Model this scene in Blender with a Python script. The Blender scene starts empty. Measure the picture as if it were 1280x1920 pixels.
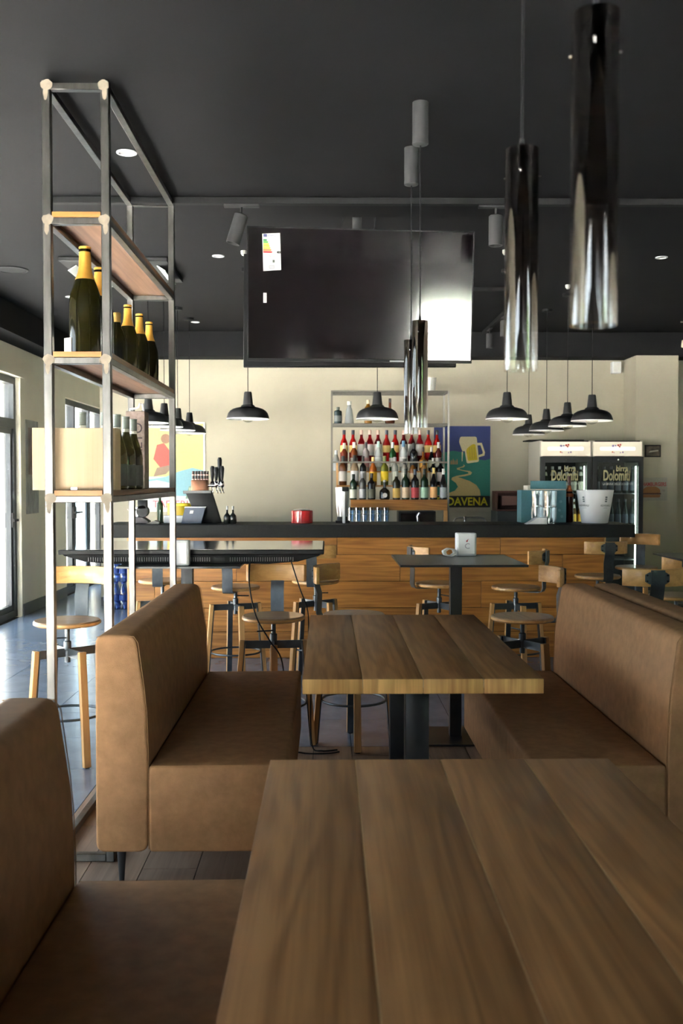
import bpy, bmesh, math, random
from mathutils import Vector, Matrix
random.seed(7)
SC = bpy.context.scene
COL = SC.collection
PI = math.pi

# ------------------------------------------------------------------ camera
FPX = 1867.0
psi = math.atan(26 / FPX)
the = math.atan(58 / FPX * math.cos(psi))
fw = Vector((math.sin(psi) * math.cos(the), math.cos(psi) * math.cos(the), -math.sin(the)))
rt = Vector((math.cos(psi), -math.sin(psi), 0))
up = rt.cross(fw)
cam_d = bpy.data.cameras.new('camera')
cam = bpy.data.objects.new('camera', cam_d)
COL.objects.link(cam)
m = Matrix((rt, up, -fw)).transposed().to_4x4()
m.translation = Vector((0, 0, 1.41))
cam.matrix_world = m
cam_d.sensor_fit = 'VERTICAL'
cam_d.sensor_height = 36.0
cam_d.lens = FPX / 1920 * 36
cam_d.clip_start = 0.02
cam_d.clip_end = 200
cam_d.dof.use_dof = True
cam_d.dof.focus_distance = 5.0
cam_d.dof.aperture_fstop = 5.6
SC.camera = cam

# ------------------------------------------------------------------ sky and exposure
wd = bpy.data.worlds.new('world')
SC.world = wd
wd.use_nodes = True
bg = wd.node_tree.nodes['Background']
bg.inputs[0].default_value = (0.80, 0.91, 1.0, 1)
bg.inputs[1].default_value = 8.0
sun_d = bpy.data.lights.new('sun', 'SUN')
sun_d.energy = 320.0
sun_d.angle = math.radians(0.6)
sun_d.color = (1.0, 0.96, 0.90)
sun = bpy.data.objects.new('sun', sun_d)
sun.rotation_euler = Vector((-0.13, 0.62, 1.5)).to_track_quat('Z', 'Y').to_euler()
COL.objects.link(sun)
SC.view_settings.view_transform = 'Standard'
SC.view_settings.look = 'None'
SC.view_settings.gamma = 1
SC.view_settings.use_curve_mapping = False
SC.view_settings.exposure = 0.0
cy = SC.cycles
cy.use_denoising = True
cy.max_bounces = 10
cy.diffuse_bounces = 5
cy.glossy_bounces = 5
cy.transmission_bounces = 8
cy.transparent_max_bounces = 24
cy.sample_clamp_indirect = 120
cy.caustics_reflective = False
cy.caustics_refractive = False
cy.blur_glossy = 0.5

def portal(loc, rot, sx, sy):
    """guides the sampling of the sky through a window opening; gives no light itself"""
    d = bpy.data.lights.new('window_portal', 'AREA')
    d.shape = 'RECTANGLE'; d.size = sx; d.size_y = sy
    d.cycles.is_portal = True
    o = bpy.data.objects.new('window_portal', d)
    o.location = loc; o.rotation_euler = rot
    COL.objects.link(o)

# ------------------------------------------------------------------ materials
MATS = {}
def _new(name):
    mt = bpy.data.materials.new(name)
    mt.use_nodes = True
    nt = mt.node_tree
    return mt, nt, nt.nodes['Principled BSDF']

def plain(name, col, rough=0.5, metal=0.0, spec=0.5, coat=0.0, var=0.0, vscale=8.0, bump=0.0, bscale=60.0, trans=0.0, ior=1.45, emit=None, estr=0.0, alpha=1.0, aniso=None):
    if name in MATS: return MATS[name]
    mt, nt, b = _new(name)
    b.inputs['Base Color'].default_value = (*col, 1)
    b.inputs['Roughness'].default_value = rough
    b.inputs['Metallic'].default_value = metal
    b.inputs['Specular IOR Level'].default_value = spec
    b.inputs['Coat Weight'].default_value = coat
    b.inputs['Coat Roughness'].default_value = 0.08
    b.inputs['Transmission Weight'].default_value = trans
    b.inputs['IOR'].default_value = ior
    if emit:
        b.inputs['Emission Color'].default_value = (*emit, 1)
        b.inputs['Emission Strength'].default_value = estr
    L = nt.links
    if var > 0 or bump > 0:
        tc = nt.nodes.new('ShaderNodeTexCoord')
    if var > 0:
        mp = nt.nodes.new('ShaderNodeMapping')
        if aniso: mp.inputs['Scale'].default_value = aniso
        L.new(tc.outputs['Object'], mp.inputs[0])
        n = nt.nodes.new('ShaderNodeTexNoise')
        n.inputs['Scale'].default_value = vscale
        n.inputs['Detail'].default_value = 5
        n.inputs['Roughness'].default_value = 0.6
        L.new(mp.outputs[0], n.inputs['Vector'])
        r = nt.nodes.new('ShaderNodeValToRGB')
        r.color_ramp.elements[0].position = 0.3
        r.color_ramp.elements[1].position = 0.7
        r.color_ramp.elements[0].color = (*[c * (1 - var) for c in col], 1)
        r.color_ramp.elements[1].color = (*[min(1, c * (1 + var)) for c in col], 1)
        L.new(n.outputs['Fac'], r.inputs[0])
        L.new(r.outputs[0], b.inputs['Base Color'])
    if bump > 0:
        n2 = nt.nodes.new('ShaderNodeTexNoise')
        n2.inputs['Scale'].default_value = bscale
        n2.inputs['Detail'].default_value = 4
        L.new(tc.outputs['Object'], n2.inputs['Vector'])
        bp = nt.nodes.new('ShaderNodeBump')
        bp.inputs['Strength'].default_value = bump
        bp.inputs['Distance'].default_value = 0.004
        L.new(n2.outputs['Fac'], bp.inputs['Height'])
        L.new(bp.outputs[0], b.inputs['Normal'])
    MATS[name] = mt
    return mt

def wood(name, light, dark, axis='Y', rough=0.45, fine=42.0, contrast=0.5, spec=0.5, coat=0.0):
    """long-grained timber: stretched noise rings plus fine pores, shifted per object"""
    if name in MATS: return MATS[name]
    mt, nt, b = _new(name)
    L = nt.links
    N = nt.nodes.new
    tc = N('ShaderNodeTexCoord'); oi = N('ShaderNodeObjectInfo')
    ml = N('ShaderNodeVectorMath'); ml.operation = 'SCALE'
    cb = N('ShaderNodeCombineXYZ')
    for i in range(3): L.new(oi.outputs['Random'], cb.inputs[i])
    L.new(cb.outputs[0], ml.inputs[0]); ml.inputs['Scale'].default_value = 37.0
    ad = N('ShaderNodeVectorMath'); ad.operation = 'ADD'
    L.new(tc.outputs['Object'], ad.inputs[0]); L.new(ml.outputs[0], ad.inputs[1])
    def mapped(a, l):
        mp = N('ShaderNodeMapping')
        mp.inputs['Scale'].default_value = {'X': (l, a, a), 'Y': (a, l, a), 'Z': (a, a, l)}[axis]
        L.new(ad.outputs[0], mp.inputs[0]); return mp
    m1 = mapped(6.0, 0.5); m2 = mapped(fine * 4, 5.0); m4 = mapped(fine, 0.9)
    n1 = N('ShaderNodeTexNoise'); n1.inputs['Scale'].default_value = 1.0; n1.inputs['Detail'].default_value = 3; n1.inputs['Distortion'].default_value = 0.25
    L.new(m1.outputs[0], n1.inputs['Vector'])
    mu = N('ShaderNodeMath'); mu.operation = 'MULTIPLY'; mu.inputs[1].default_value = 62.0
    L.new(n1.outputs['Fac'], mu.inputs[0])
    fr = N('ShaderNodeMath'); fr.operation = 'SINE'; L.new(mu.outputs[0], fr.inputs[0])
    n2 = N('ShaderNodeTexNoise'); n2.inputs['Scale'].default_value = 1.0; n2.inputs['Detail'].default_value = 4
    L.new(m2.outputs[0], n2.inputs['Vector'])
    n3 = N('ShaderNodeTexNoise'); n3.inputs['Scale'].default_value = 1.0; n3.inputs['Detail'].default_value = 3
    L.new(m4.outputs[0], n3.inputs['Vector'])
    av = N('ShaderNodeMath'); av.operation = 'MULTIPLY_ADD'; av.inputs[1].default_value = 0.65
    hf = N('ShaderNodeMath'); hf.operation = 'MULTIPLY'; hf.inputs[1].default_value = 0.35
    L.new(n2.outputs['Fac'], hf.inputs[0]); L.new(n3.outputs['Fac'], av.inputs[0]); L.new(hf.outputs[0], av.inputs[2])
    mx = N('ShaderNodeMath'); mx.operation = 'MULTIPLY_ADD'; mx.inputs[1].default_value = contrast * 0.22
    L.new(fr.outputs[0], mx.inputs[0]); L.new(av.outputs[0], mx.inputs[2])
    r = N('ShaderNodeValToRGB')
    r.color_ramp.elements[0].position = 0.30; r.color_ramp.elements[1].position = 0.72
    r.color_ramp.elements[0].color = (*light, 1); r.color_ramp.elements[1].color = (*dark, 1)
    L.new(mx.outputs[0], r.inputs[0])
    hs = N('ShaderNodeHueSaturation')
    mr = N('ShaderNodeMapRange'); mr.inputs[3].default_value = 0.86; mr.inputs[4].default_value = 1.14
    L.new(oi.outputs['Random'], mr.inputs[0]); L.new(mr.outputs[0], hs.inputs['Value'])
    L.new(r.outputs[0], hs.inputs['Color']); L.new(hs.outputs[0], b.inputs['Base Color'])
    b.inputs['Roughness'].default_value = rough
    b.inputs['Specular IOR Level'].default_value = spec
    b.inputs['Coat Weight'].default_value = coat
    bp = N('ShaderNodeBump'); bp.inputs['Strength'].default_value = 0.12; bp.inputs['Distance'].default_value = 0.002
    L.new(n2.outputs['Fac'], bp.inputs['Height']); L.new(bp.outputs[0], b.inputs['Normal'])
    MATS[name] = mt
    return mt

def wall_fresnel(nt, ior):
    """Fresnel that treats both faces of a thin wall alike (no total reflection on the inner face)"""
    N = nt.nodes.new
    g = N('ShaderNodeNewGeometry'); mr = N('ShaderNodeMapRange'); fr = N('ShaderNodeFresnel')
    mr.inputs[3].default_value = ior; mr.inputs[4].default_value = 1.0 / ior
    nt.links.new(g.outputs['Backfacing'], mr.inputs[0]); nt.links.new(mr.outputs[0], fr.inputs['IOR'])
    return fr

def thin_glass(name, tint=(1, 1, 1), ior=1.45, rough=0.0, extra=0.0, frost=None):
    """pane or thin vessel wall: lets light straight through, mirrors by Fresnel"""
    if name in MATS: return MATS[name]
    mt = bpy.data.materials.new(name); mt.use_nodes = True
    nt = mt.node_tree; nt.nodes.clear(); N = nt.nodes.new; L = nt.links
    out = N('ShaderNodeOutputMaterial'); mix = N('ShaderNodeMixShader')
    tr = N('ShaderNodeBsdfTransparent'); gl = N('ShaderNodeBsdfGlossy'); fr = wall_fresnel(nt, ior)
    tr.inputs[0].default_value = (*tint, 1); gl.inputs['Roughness'].default_value = rough
    ad = N('ShaderNodeMath'); ad.operation = 'ADD'; ad.use_clamp = True; ad.inputs[1].default_value = extra
    L.new(fr.outputs[0], ad.inputs[0]); L.new(ad.outputs[0], mix.inputs[0])
    src = tr
    if frost is not None:
        tl = N('ShaderNodeBsdfTranslucent'); tl.inputs[0].default_value = (*frost, 1)
        m2 = N('ShaderNodeMixShader'); m2.inputs[0].default_value = 0.8
        L.new(tr.outputs[0], m2.inputs[1]); L.new(tl.outputs[0], m2.inputs[2]); src = m2
    L.new(src.outputs[0], mix.inputs[1]); L.new(gl.outputs[0], mix.inputs[2]); L.new(mix.outputs[0], out.inputs[0])
    MATS[name] = mt
    return mt

def smoke_tube_mat():
    """mirror-smoked tube whose coating fades from dense at its top to clear at its foot"""
    mt = bpy.data.materials.new('smoked_glass'); mt.use_nodes = True
    nt = mt.node_tree; nt.nodes.clear(); N = nt.nodes.new; L = nt.links
    out = N('ShaderNodeOutputMaterial'); mix = N('ShaderNodeMixShader')
    tr = N('ShaderNodeBsdfTransparent'); gl = N('ShaderNodeBsdfGlossy')
    gl.inputs['Roughness'].default_value = 0.03
    gl.inputs[0].default_value = (0.92, 0.88, 0.86, 1)
    tc = N('ShaderNodeTexCoord'); sp = N('ShaderNodeSeparateXYZ'); L.new(tc.outputs['Object'], sp.inputs[0])
    mr = N('ShaderNodeMapRange'); mr.inputs[1].default_value = 0.02; mr.inputs[2].default_value = 0.22
    L.new(sp.outputs['Z'], mr.inputs[0])
    rp = N('ShaderNodeValToRGB')
    rp.color_ramp.elements[0].color = (0.93, 0.94, 0.94, 1); rp.color_ramp.elements[1].color = (0.20, 0.145, 0.13, 1)
    L.new(mr.outputs[0], rp.inputs[0]); L.new(rp.outputs[0], tr.inputs[0])
    fr = wall_fresnel(nt, 1.5)
    ad = N('ShaderNodeMath'); ad.operation = 'ADD'; ad.use_clamp = True; ad.inputs[1].default_value = 0.07
    L.new(fr.outputs[0], ad.inputs[0])
    L.new(ad.outputs[0], mix.inputs[0]); L.new(tr.outputs[0], mix.inputs[1]); L.new(gl.outputs[0], mix.inputs[2])
    L.new(mix.outputs[0], out.inputs[0])
    return mt

M_CEIL = plain('ceiling_paint', (0.0125, 0.0125, 0.0136), 0.75, spec=0.12, var=0.08, vscale=3)
M_WALL = plain('cream_plaster', (0.42, 0.387, 0.300), 0.85, var=0.04, vscale=2.5, bump=0.08, bscale=90)
M_GREYWALL = plain('side_plaster', (0.72, 0.68, 0.55), 0.85, var=0.05, vscale=2)
M_DARKWALL = plain('dark_plaster', (0.10, 0.085, 0.075), 0.8, var=0.1, vscale=2)
M_TILE = plain('grey_porcelain', (0.15, 0.19, 0.265), 0.21, spec=0.9, var=0.18, vscale=5)
M_GROUT = plain('grout', (0.05, 0.05, 0.055), 0.9)
M_BASE = plain('baseboard_grey', (0.06, 0.06, 0.062), 0.5)
M_FRAME = plain('anthracite_aluminium', (0.045, 0.05, 0.055), 0.45, metal=0.3)
M_STEEL = plain('raw_steel', (0.105, 0.10, 0.094), 0.30, metal=0.8, var=0.35, vscale=6, aniso=(4, 4, 0.6))
M_WELD = plain('weld_primer', (0.27, 0.225, 0.175), 0.8, var=0.15, vscale=40)
M_BLACKSTEEL = plain('blackened_steel', (0.030, 0.031, 0.034), 0.38, metal=0.4, var=0.2, vscale=10)
M_IRON = plain('grey_blue_iron', (0.11, 0.125, 0.14), 0.36, metal=0.75, var=0.2, vscale=14)
M_BLACK = plain('black_plastic', (0.008, 0.008, 0.009), 0.45, spec=0.3)
M_BLACKM = plain('black_matt', (0.010, 0.010, 0.011), 0.7, spec=0.25)
M_SPOT = plain('spot_grey', (0.042, 0.042, 0.044), 0.6, spec=0.25)
M_WHITE = plain('white_plastic', (0.66, 0.67, 0.70), 0.35)
M_CHROME = plain('chrome', (0.8, 0.8, 0.82), 0.12, metal=1.0)
M_INOX = plain('brushed_inox', (0.62, 0.62, 0.62), 0.28, metal=1.0, var=0.1, vscale=20, aniso=(8, 8, 0.3))
M_COPPER = plain('copper', (0.58, 0.27, 0.17), 0.25, metal=1.0)
M_LEATHER = plain('tan_leather', (0.365, 0.200, 0.098), 0.6, var=0.16, vscale=22, bump=0.22, bscale=420, spec=0.15)
M_THREAD = plain('ochre_thread', (0.32, 0.175, 0.075), 0.7)
M_OAK_Y = wood('oak_y', (0.50, 0.24, 0.075), (0.27, 0.115, 0.03), 'Y', 0.5, contrast=0.4)
M_OAK_X = wood('oak_x', (0.52, 0.225, 0.045), (0.27, 0.10, 0.018), 'X', 0.45, contrast=0.45)
M_OAK_Z = wood('oak_z', (0.70, 0.40, 0.155), (0.46, 0.235, 0.08), 'Z', 0.5, contrast=0.3)
M_TABLE = wood('oak_table', (0.42, 0.215, 0.086), (0.25, 0.118, 0.044), 'Y', 0.45, contrast=0.6, spec=0.35)
M_ENDGRAIN = wood('oak_endgrain', (0.84, 0.50, 0.17), (0.50, 0.25, 0.07), 'Z', 0.6, contrast=0.5)
M_STOOLWOOD = wood('stool_wood', (0.74, 0.42, 0.15), (0.54, 0.27, 0.085), 'X', 0.4, contrast=0.3, coat=0.2)
M_SEATWOOD = wood('stool_seat_wood', (0.50, 0.33, 0.19), (0.36, 0.22, 0.12), 'X', 0.35, contrast=0.3, coat=0.3)
M_SHELFWOOD = wood('shelf_wood', (0.30, 0.155, 0.085), (0.17, 0.085, 0.045), 'Y', 0.5, contrast=0.3)
M_PLANKFLOOR = wood('floor_wood', (0.27, 0.19, 0.145), (0.16, 0.11, 0.085), 'Y', 0.4, contrast=0.35)
M_PALEWOOD = wood('pale_pine', (0.60, 0.45, 0.285), (0.52, 0.37, 0.215), 'Z', 0.6, contrast=0.15)
M_FENCE = wood('fence_larch', (0.62, 0.42, 0.26), (0.42, 0.26, 0.15), 'Y', 0.7, contrast=0.3)
M_SLAB = plain('dark_slab', (0.014, 0.0145, 0.0145), 0.6, spec=0.25, var=0.15, vscale=60)
M_HPL = plain('black_laminate', (0.022, 0.023, 0.026), 0.3, var=0.2, vscale=30)
M_PANE = thin_glass('window_glass', (0.96, 0.98, 0.98))
M_FROST = thin_glass('frosted_glass', (0.75, 0.88, 0.95), frost=(0.75, 0.88, 0.95), rough=0.3)
M_CLEAR = thin_glass('clear_glass', (0.93, 0.95, 0.95), extra=0.10)
M_SMOKE = smoke_tube_mat()
M_SCREEN = plain('tv_screen', (0.006, 0.004, 0.005), 0.09, spec=1.0, coat=0.6)
M_ENAMEL = plain('black_enamel', (0.022, 0.022, 0.024), 0.45, var=0.1, vscale=20)
M_ENAMELW = plain('white_enamel', (0.85, 0.85, 0.83), 0.4)
M_PAPER = plain('white_paper', (0.60, 0.60, 0.60), 0.7)

# ------------------------------------------------------------------ mesh helpers
class MB:
    def __init__(self): self.v = []; self.f = []; self.mi = []; self.cur = 0
    def add(self, vs, fs):
        o = len(self.v)
        self.v += [tuple(p) for p in vs]
        self.f += [tuple(i + o for i in q) for q in fs]
        self.mi += [self.cur] * len(fs)
        return self
    def box(self, x0, x1, y0, y1, z0, z1):
        vs = [(x, y, z) for z in (z0, z1) for y in (y0, y1) for x in (x0, x1)]
        return self.add(vs, [(0, 2, 3, 1), (4, 5, 7, 6), (0, 1, 5, 4), (2, 6, 7, 3), (0, 4, 6, 2), (1, 3, 7, 5)])
    def lathe(self, prof, seg=24, c=(0, 0, 0), cap=True, mats=None):
        vs = []; n = len(prof)
        for i in range(seg):
            a = 2 * PI * i / seg; ca, sa = math.cos(a), math.sin(a)
            for r, z in prof: vs.append((c[0] + r * ca, c[1] + r * sa, c[2] + z))
        fs = []
        for i in range(seg):
            j = (i + 1) % seg
            for k in range(n - 1): fs.append((i * n + k, j * n + k, j * n + k + 1, i * n + k + 1))
        if cap:
            if prof[0][0] > 1e-6: fs.append(tuple(i * n for i in range(seg))[::-1])
            if prof[-1][0] > 1e-6: fs.append(tuple(i * n + n - 1 for i in range(seg)))
        return self.add(vs, fs)
    def cyl(self, c, r, h, seg=20, r2=None):
        return self.lathe([(r, 0), (r if r2 is None else r2, h)], seg, c)
    def bar(self, a, b, w, t, upv=(0, 0, 1), w2=None, t2=None):
        """rectangular bar from a to b, w across, t along upv"""
        a = Vector(a); b = Vector(b); d = (b - a).normalized(); u = Vector(upv)
        s = d.cross(u)
        if s.length < 1e-5: s = d.cross(Vector((0, 1, 0)))
        s.normalize(); u = s.cross(d)
        w2 = w if w2 is None else w2; t2 = t if t2 is None else t2
        vs = []
        for p, ww, tt in ((a, w, t), (b, w2, t2)):
            for i, j in ((-1, -1), (1, -1), (1, 1), (-1, 1)): vs.append(p + s * (i * ww / 2) + u * (j * tt / 2))
        return self.add(vs, [(0, 1, 2, 3), (7, 6, 5, 4), (0, 4, 5, 1), (1, 5, 6, 2), (2, 6, 7, 3), (3, 7, 4, 0)])
    def tube(self, pts, r, seg=8, closed=False):
        pts = [Vector(p) for p in pts]; n = len(pts); vs = []
        prev = None
        for i, p in enumerate(pts):
            if closed: d = pts[(i + 1) % n] - pts[i - 1]
            else: d = pts[min(i + 1, n - 1)] - pts[max(i - 1, 0)]
            d.normalize()
            if prev is None:
                u = Vector((0, 0, 1)) if abs(d.z) < 0.9 else Vector((1, 0, 0))
            else: u = prev
            s = d.cross(u).normalized(); u = s.cross(d).normalized(); prev = u
            rr = r[i] if isinstance(r, (list, tuple)) else r
            for k in range(seg):
                a = 2 * PI * k / seg
                vs.append(p + s * (rr * math.cos(a)) + u * (rr * math.sin(a)))
        fs = []
        for i in range(n if closed else n - 1):
            j = (i + 1) % n
            for k in range(seg):
                l = (k + 1) % seg
                fs.append((i * seg + k, i * seg + l, j * seg + l, j * seg + k))
        if not closed:
            fs.append(tuple(range(seg))[::-1]); fs.append(tuple((n - 1) * seg + k for k in range(seg)))
        return self.add(vs, fs)
    def prism(self, poly, axis, a, b):
        """extrude a 2D polygon along an axis; poly in the other two axes, in order"""
        def P(u, v, w): return {'X': (w, u, v), 'Y': (u, w, v), 'Z': (u, v, w)}[axis]
        n = len(poly)
        vs = [P(u, v, a) for u, v in poly] + [P(u, v, b) for u, v in poly]
        fs = [tuple(range(n)), tuple(range(n, 2 * n))[::-1]]
        for i in range(n):
            j = (i + 1) % n
            fs.append((i, i + n, j + n, j))
        return self.add(vs, fs)
    def mesh(self, name, mats, bevel=0.0, seg=2, smooth=True):
        me = bpy.data.meshes.new(name)
        me.from_pydata(self.v, [], self.f)
        if not isinstance(mats, (list, tuple)): mats = [mats]
        for mt in mats: me.materials.append(mt)
        if len(mats) > 1:
            for p, i in zip(me.polygons, self.mi): p.material_index = i
        bm = bmesh.new(); bm.from_mesh(me)
        bmesh.ops.recalc_face_normals(bm, faces=bm.faces)
        if bevel > 0:
            es = [e for e in bm.edges if len(e.link_faces) == 2 and e.calc_face_angle(0) > 0.6]
            bmesh.ops.bevel(bm, geom=es, offset=bevel, segments=seg, profile=0.5, affect='EDGES', clamp_overlap=True)
        bm.to_mesh(me); bm.free()
        if smooth:
            for p in me.polygons: p.use_smooth = True
            me.set_sharp_from_angle(angle=math.radians(38))
        me.update()
        return me
    def build(self, name, mats, parent=None, bevel=0.0, seg=2, loc=None, rot=None, smooth=True, kind=None):
        return put(name, self.mesh(name, mats, bevel, seg, smooth), parent, loc, rot, kind)

def put(name, me, parent=None, loc=None, rot=None, kind=None):
    o = bpy.data.objects.new(name, me)
    COL.objects.link(o)
    if parent is not None: o.parent = parent
    if loc is not None: o.location = loc
    if rot is not None: o.rotation_euler = rot
    if kind: o['kind'] = kind
    return o

def thing(name, label, cat, loc=(0, 0, 0), rotz=0.0, group=None, rot=None):
    o = bpy.data.objects.new(name, None)
    o.empty_display_size = 0.05
    COL.objects.link(o)
    o.location = loc
    o.rotation_euler = rot if rot else (0, 0, rotz)
    return tag(o, label, cat, group)

def tag(o, label, cat, group=None):
    o['label'] = label; o['category'] = cat
    if group: o['group'] = group
    return o

def struct(o, label=None):
    o['kind'] = 'structure'
    if label: o['label'] = label
    return o

def copy_thing(root, label, loc, rotz=0.0, group=None, rot=None):
    def cp(o, parent):
        c = o.copy(); COL.objects.link(c); c.parent = parent
        for ch in list(o.children): cp(ch, c)
        return c
    r = cp(root, None)
    r.location = loc; r.rotation_euler = rot if rot else (0, 0, rotz); r['label'] = label
    if group: r['group'] = group
    return r

def text(body, size, mat, parent, loc, rot, name='lettering', depth=0.001, align='CENTER', sx=1.0, offset=0.0, shear=0.0, label=None):
    cu = bpy.data.curves.new('tmp_text', 'FONT')
    cu.body = body; cu.size = size; cu.extrude = depth; cu.align_x = align; cu.align_y = 'CENTER'; cu.offset = offset; cu.shear = shear
    cu.resolution_u = 3
    t = bpy.data.objects.new('tmp_text', cu); COL.objects.link(t)
    bpy.context.view_layer.update()
    me = bpy.data.meshes.new_from_object(t.evaluated_get(bpy.context.evaluated_depsgraph_get()))
    bpy.data.objects.remove(t); bpy.data.curves.remove(cu)
    me.name = name
    me.materials.clear(); me.materials.append(mat)
    o = put(name, me, parent, loc, rot)
    o.scale = (sx, 1, 1)
    if label: o['label'] = label
    return o

UPRIGHT = (PI / 2, 0, 0)       # text / flat art lying in XZ, read from -Y
def disc(c, r, seg=20, ry=None):
    return [(c[0] + r * math.cos(2 * PI * i / seg), c[1] + (ry or r) * math.sin(2 * PI * i / seg)) for i in range(seg)]
def art(poly, y, mat, name, parent, t=0.0012):
    """flat printed patch in the XZ plane, facing -Y"""
    return MB().prism(poly, 'Y', y - t, y).build(name, mat, parent, smooth=False)
def rnd(poly, r, k=4):
    """round the corners of a polygon"""
    out = []; n = len(poly)
    for i in range(n):
        p0, p, p1 = Vector(poly[i - 1]), Vector(poly[i]), Vector(poly[(i + 1) % n])
        a = (p0 - p); b = (p1 - p)
        rr = min(r, a.length * 0.45, b.length * 0.45)
        s = p + a.normalized() * rr; e = p + b.normalized() * rr
        for j in range(k + 1):
            t = j / k
            q = s * (1 - t) ** 2 + p * 2 * t * (1 - t) + e * t * t
            out.append((q.x, q.y))
    return out
ORD = ['first', 'second', 'third', 'fourth', 'fifth', 'sixth', 'seventh', 'eighth', 'ninth', 'tenth', 'eleventh', 'twelfth']

# ================================================================== THE ROOM
XL, XR, YB, YR = -3.19, 5.6, 11.35, -0.9
ZC, ZU, ZB = 2.86, 3.06, 2.785     # lower ceiling, upper ceiling, beam underside
YSTEP = 5.52

# floor base with tiles and planks laid on it
fl = struct(MB().box(XL - 0.3, XR + 0.3, YR - 0.3, 15.4, -0.25, -0.012).build('floor', M_GROUT), 'grey tiled floor with a strip of wood planks')
tile_me = {}
WX0, WX1, WY1 = -1.075, 2.6, 5.25
def tile(x0, x1, y0, y1, mat, nm, gap=0.003, z1=0.0):
    k = (nm, round(x1 - x0, 3), round(y1 - y0, 3))
    if k not in tile_me:
        w, h = (x1 - x0) / 2 - gap / 2, (y1 - y0) / 2 - gap / 2
        tile_me[k] = MB().box(-w, w, -h, h, -0.012, z1).mesh(nm, mat, smooth=False)
    put(nm, tile_me[k], fl, ((x0 + x1) / 2, (y0 + y1) / 2, 0))
xs = [-3.19, -2.875] + [WX0 - 0.6 * i for i in (2, 1, 0)] 
xs = [-3.19, -2.875, -2.275, -1.675, -1.075]
ys = [2.45 + 0.6 * i for i in range(21)]
for i in range(len(xs) - 1):
    for j in range(len(ys) - 1): tile(xs[i], xs[i + 1], ys[j], ys[j + 1], M_TILE, 'tile')
xs2 = [-1.075 + 0.6 * i for i in range(12)]
ys2 = [5.25 + 0.6 * i for i in range(11)]
for i in range(8):
    for j in range(10): tile(xs2[i], xs2[i + 1], ys2[j], ys2[j + 1], M_TILE, 'tile')
pw = 0.20
for i in range(12):
    off = (i * 0.37) % 1.2
    yy = 5.25
    first = True
    while yy > 1.2:
        ln = 1.2 - off if first and off > 0.2 else 1.2
        tile(WX0 + i * pw, WX0 + (i + 1) * pw, yy - ln, yy, M_PLANKFLOOR, 'plank'); yy -= ln; first = False
far = MB()
for (x0, x1, y0, y1) in ((XL, WX0, YR, 2.45), (WX0, XR, YR, 0.9), (1.325, XR, 0.9, 5.25), (3.725, XR, 5.25, 11.25), (-1.075, XR, 11.25, 15.3), (XL, WX0, 14.45, 15.3)):
    far.box(x0, x1, y0, y1, -0.012, 0.0)
far.build('floor_surface', M_TILE, fl, smooth=False)

# ceilings
c1 = MB().box(XL - 0.3, XR + 0.3, YR - 0.3, YSTEP, ZC, ZU + 0.3)
struct(c1.build('ceiling', M_CEIL, smooth=False), 'dark grey painted ceiling over the booths')
struct(MB().box(XL - 0.3, XR + 0.3, YSTEP, 15.4, ZU, ZU + 0.3).build('ceiling', M_CEIL, smooth=False), 'raised dark grey ceiling over the bar')
struct(MB().box(-2.58, XR, 11.05, YB, ZB, ZU).build('trim_1', M_CEIL, smooth=False), 'dark beam above the cream back wall')
struct(MB().box(XL, -2.92, YSTEP, 15.2, ZB, ZU).build('trim_2', M_CEIL, smooth=False), 'dark beam along the window wall')

# back wall, column and corridor end
struct(MB().box(-2.58, XR + 0.2, YB, YB + 0.16, -0.012, ZU).build('wall_back', M_WALL, smooth=False), 'cream plaster wall behind the bar')
struct(MB().box(3.375, 3.84, 10.9, YB, 0, ZB).build('wall_column', M_WALL, smooth=False), 'square plaster column beside the fridges')
struct(MB().box(XL - 0.2, XR, 15.2, 15.4, -0.012, ZU).build('wall_corridor', M_GREYWALL, smooth=False), 'far wall at the end of the corridor')
struct(MB().box(-0.6, -0.45, YB + 0.16, 15.2, -0.012, ZU).build('wall_corridor', M_GREYWALL, smooth=False), 'side wall of the corridor behind the bar')
struct(MB().box(XR, XR + 0.2, YR, YB, -0.012, ZU).build('wall_right', M_GREYWALL, smooth=False), 'grey plaster wall on the right')
struct(MB().box(-2.58, -1.6, YB - 0.012, YB, 0, 0.09).build('baseboard_back', M_BASE, smooth=False))

# left wall with glazed openings
OPEN_A = (2.45, 10.42, 2.48)
OPEN_D = (12.2, 14.4, 2.43)
wl = MB()
W0, W1 = XL - 0.22, XL
wl.box(W0, W1, YR - 0.2, OPEN_A[0], -0.012, ZU)
wl.box(W0, W1, OPEN_A[0], OPEN_A[1], OPEN_A[2], ZU)
wl.box(W0, W1, OPEN_A[1], OPEN_D[0], -0.012, ZU)
wl.box(W0, W1, OPEN_D[0], OPEN_D[1], OPEN_D[2], ZU)
wl.box(W0, W1, OPEN_D[1], 15.4, -0.012, ZU)
struct(wl.build('wall_left', M_GREYWALL, smooth=False), 'grey plaster wall with glazed doors')
struct(MB().box(XL, XL + 0.012, OPEN_A[1] + 0.02, OPEN_D[0] - 0.02, 0, 0.12).build('baseboard_left', M_BASE, smooth=False))

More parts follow.
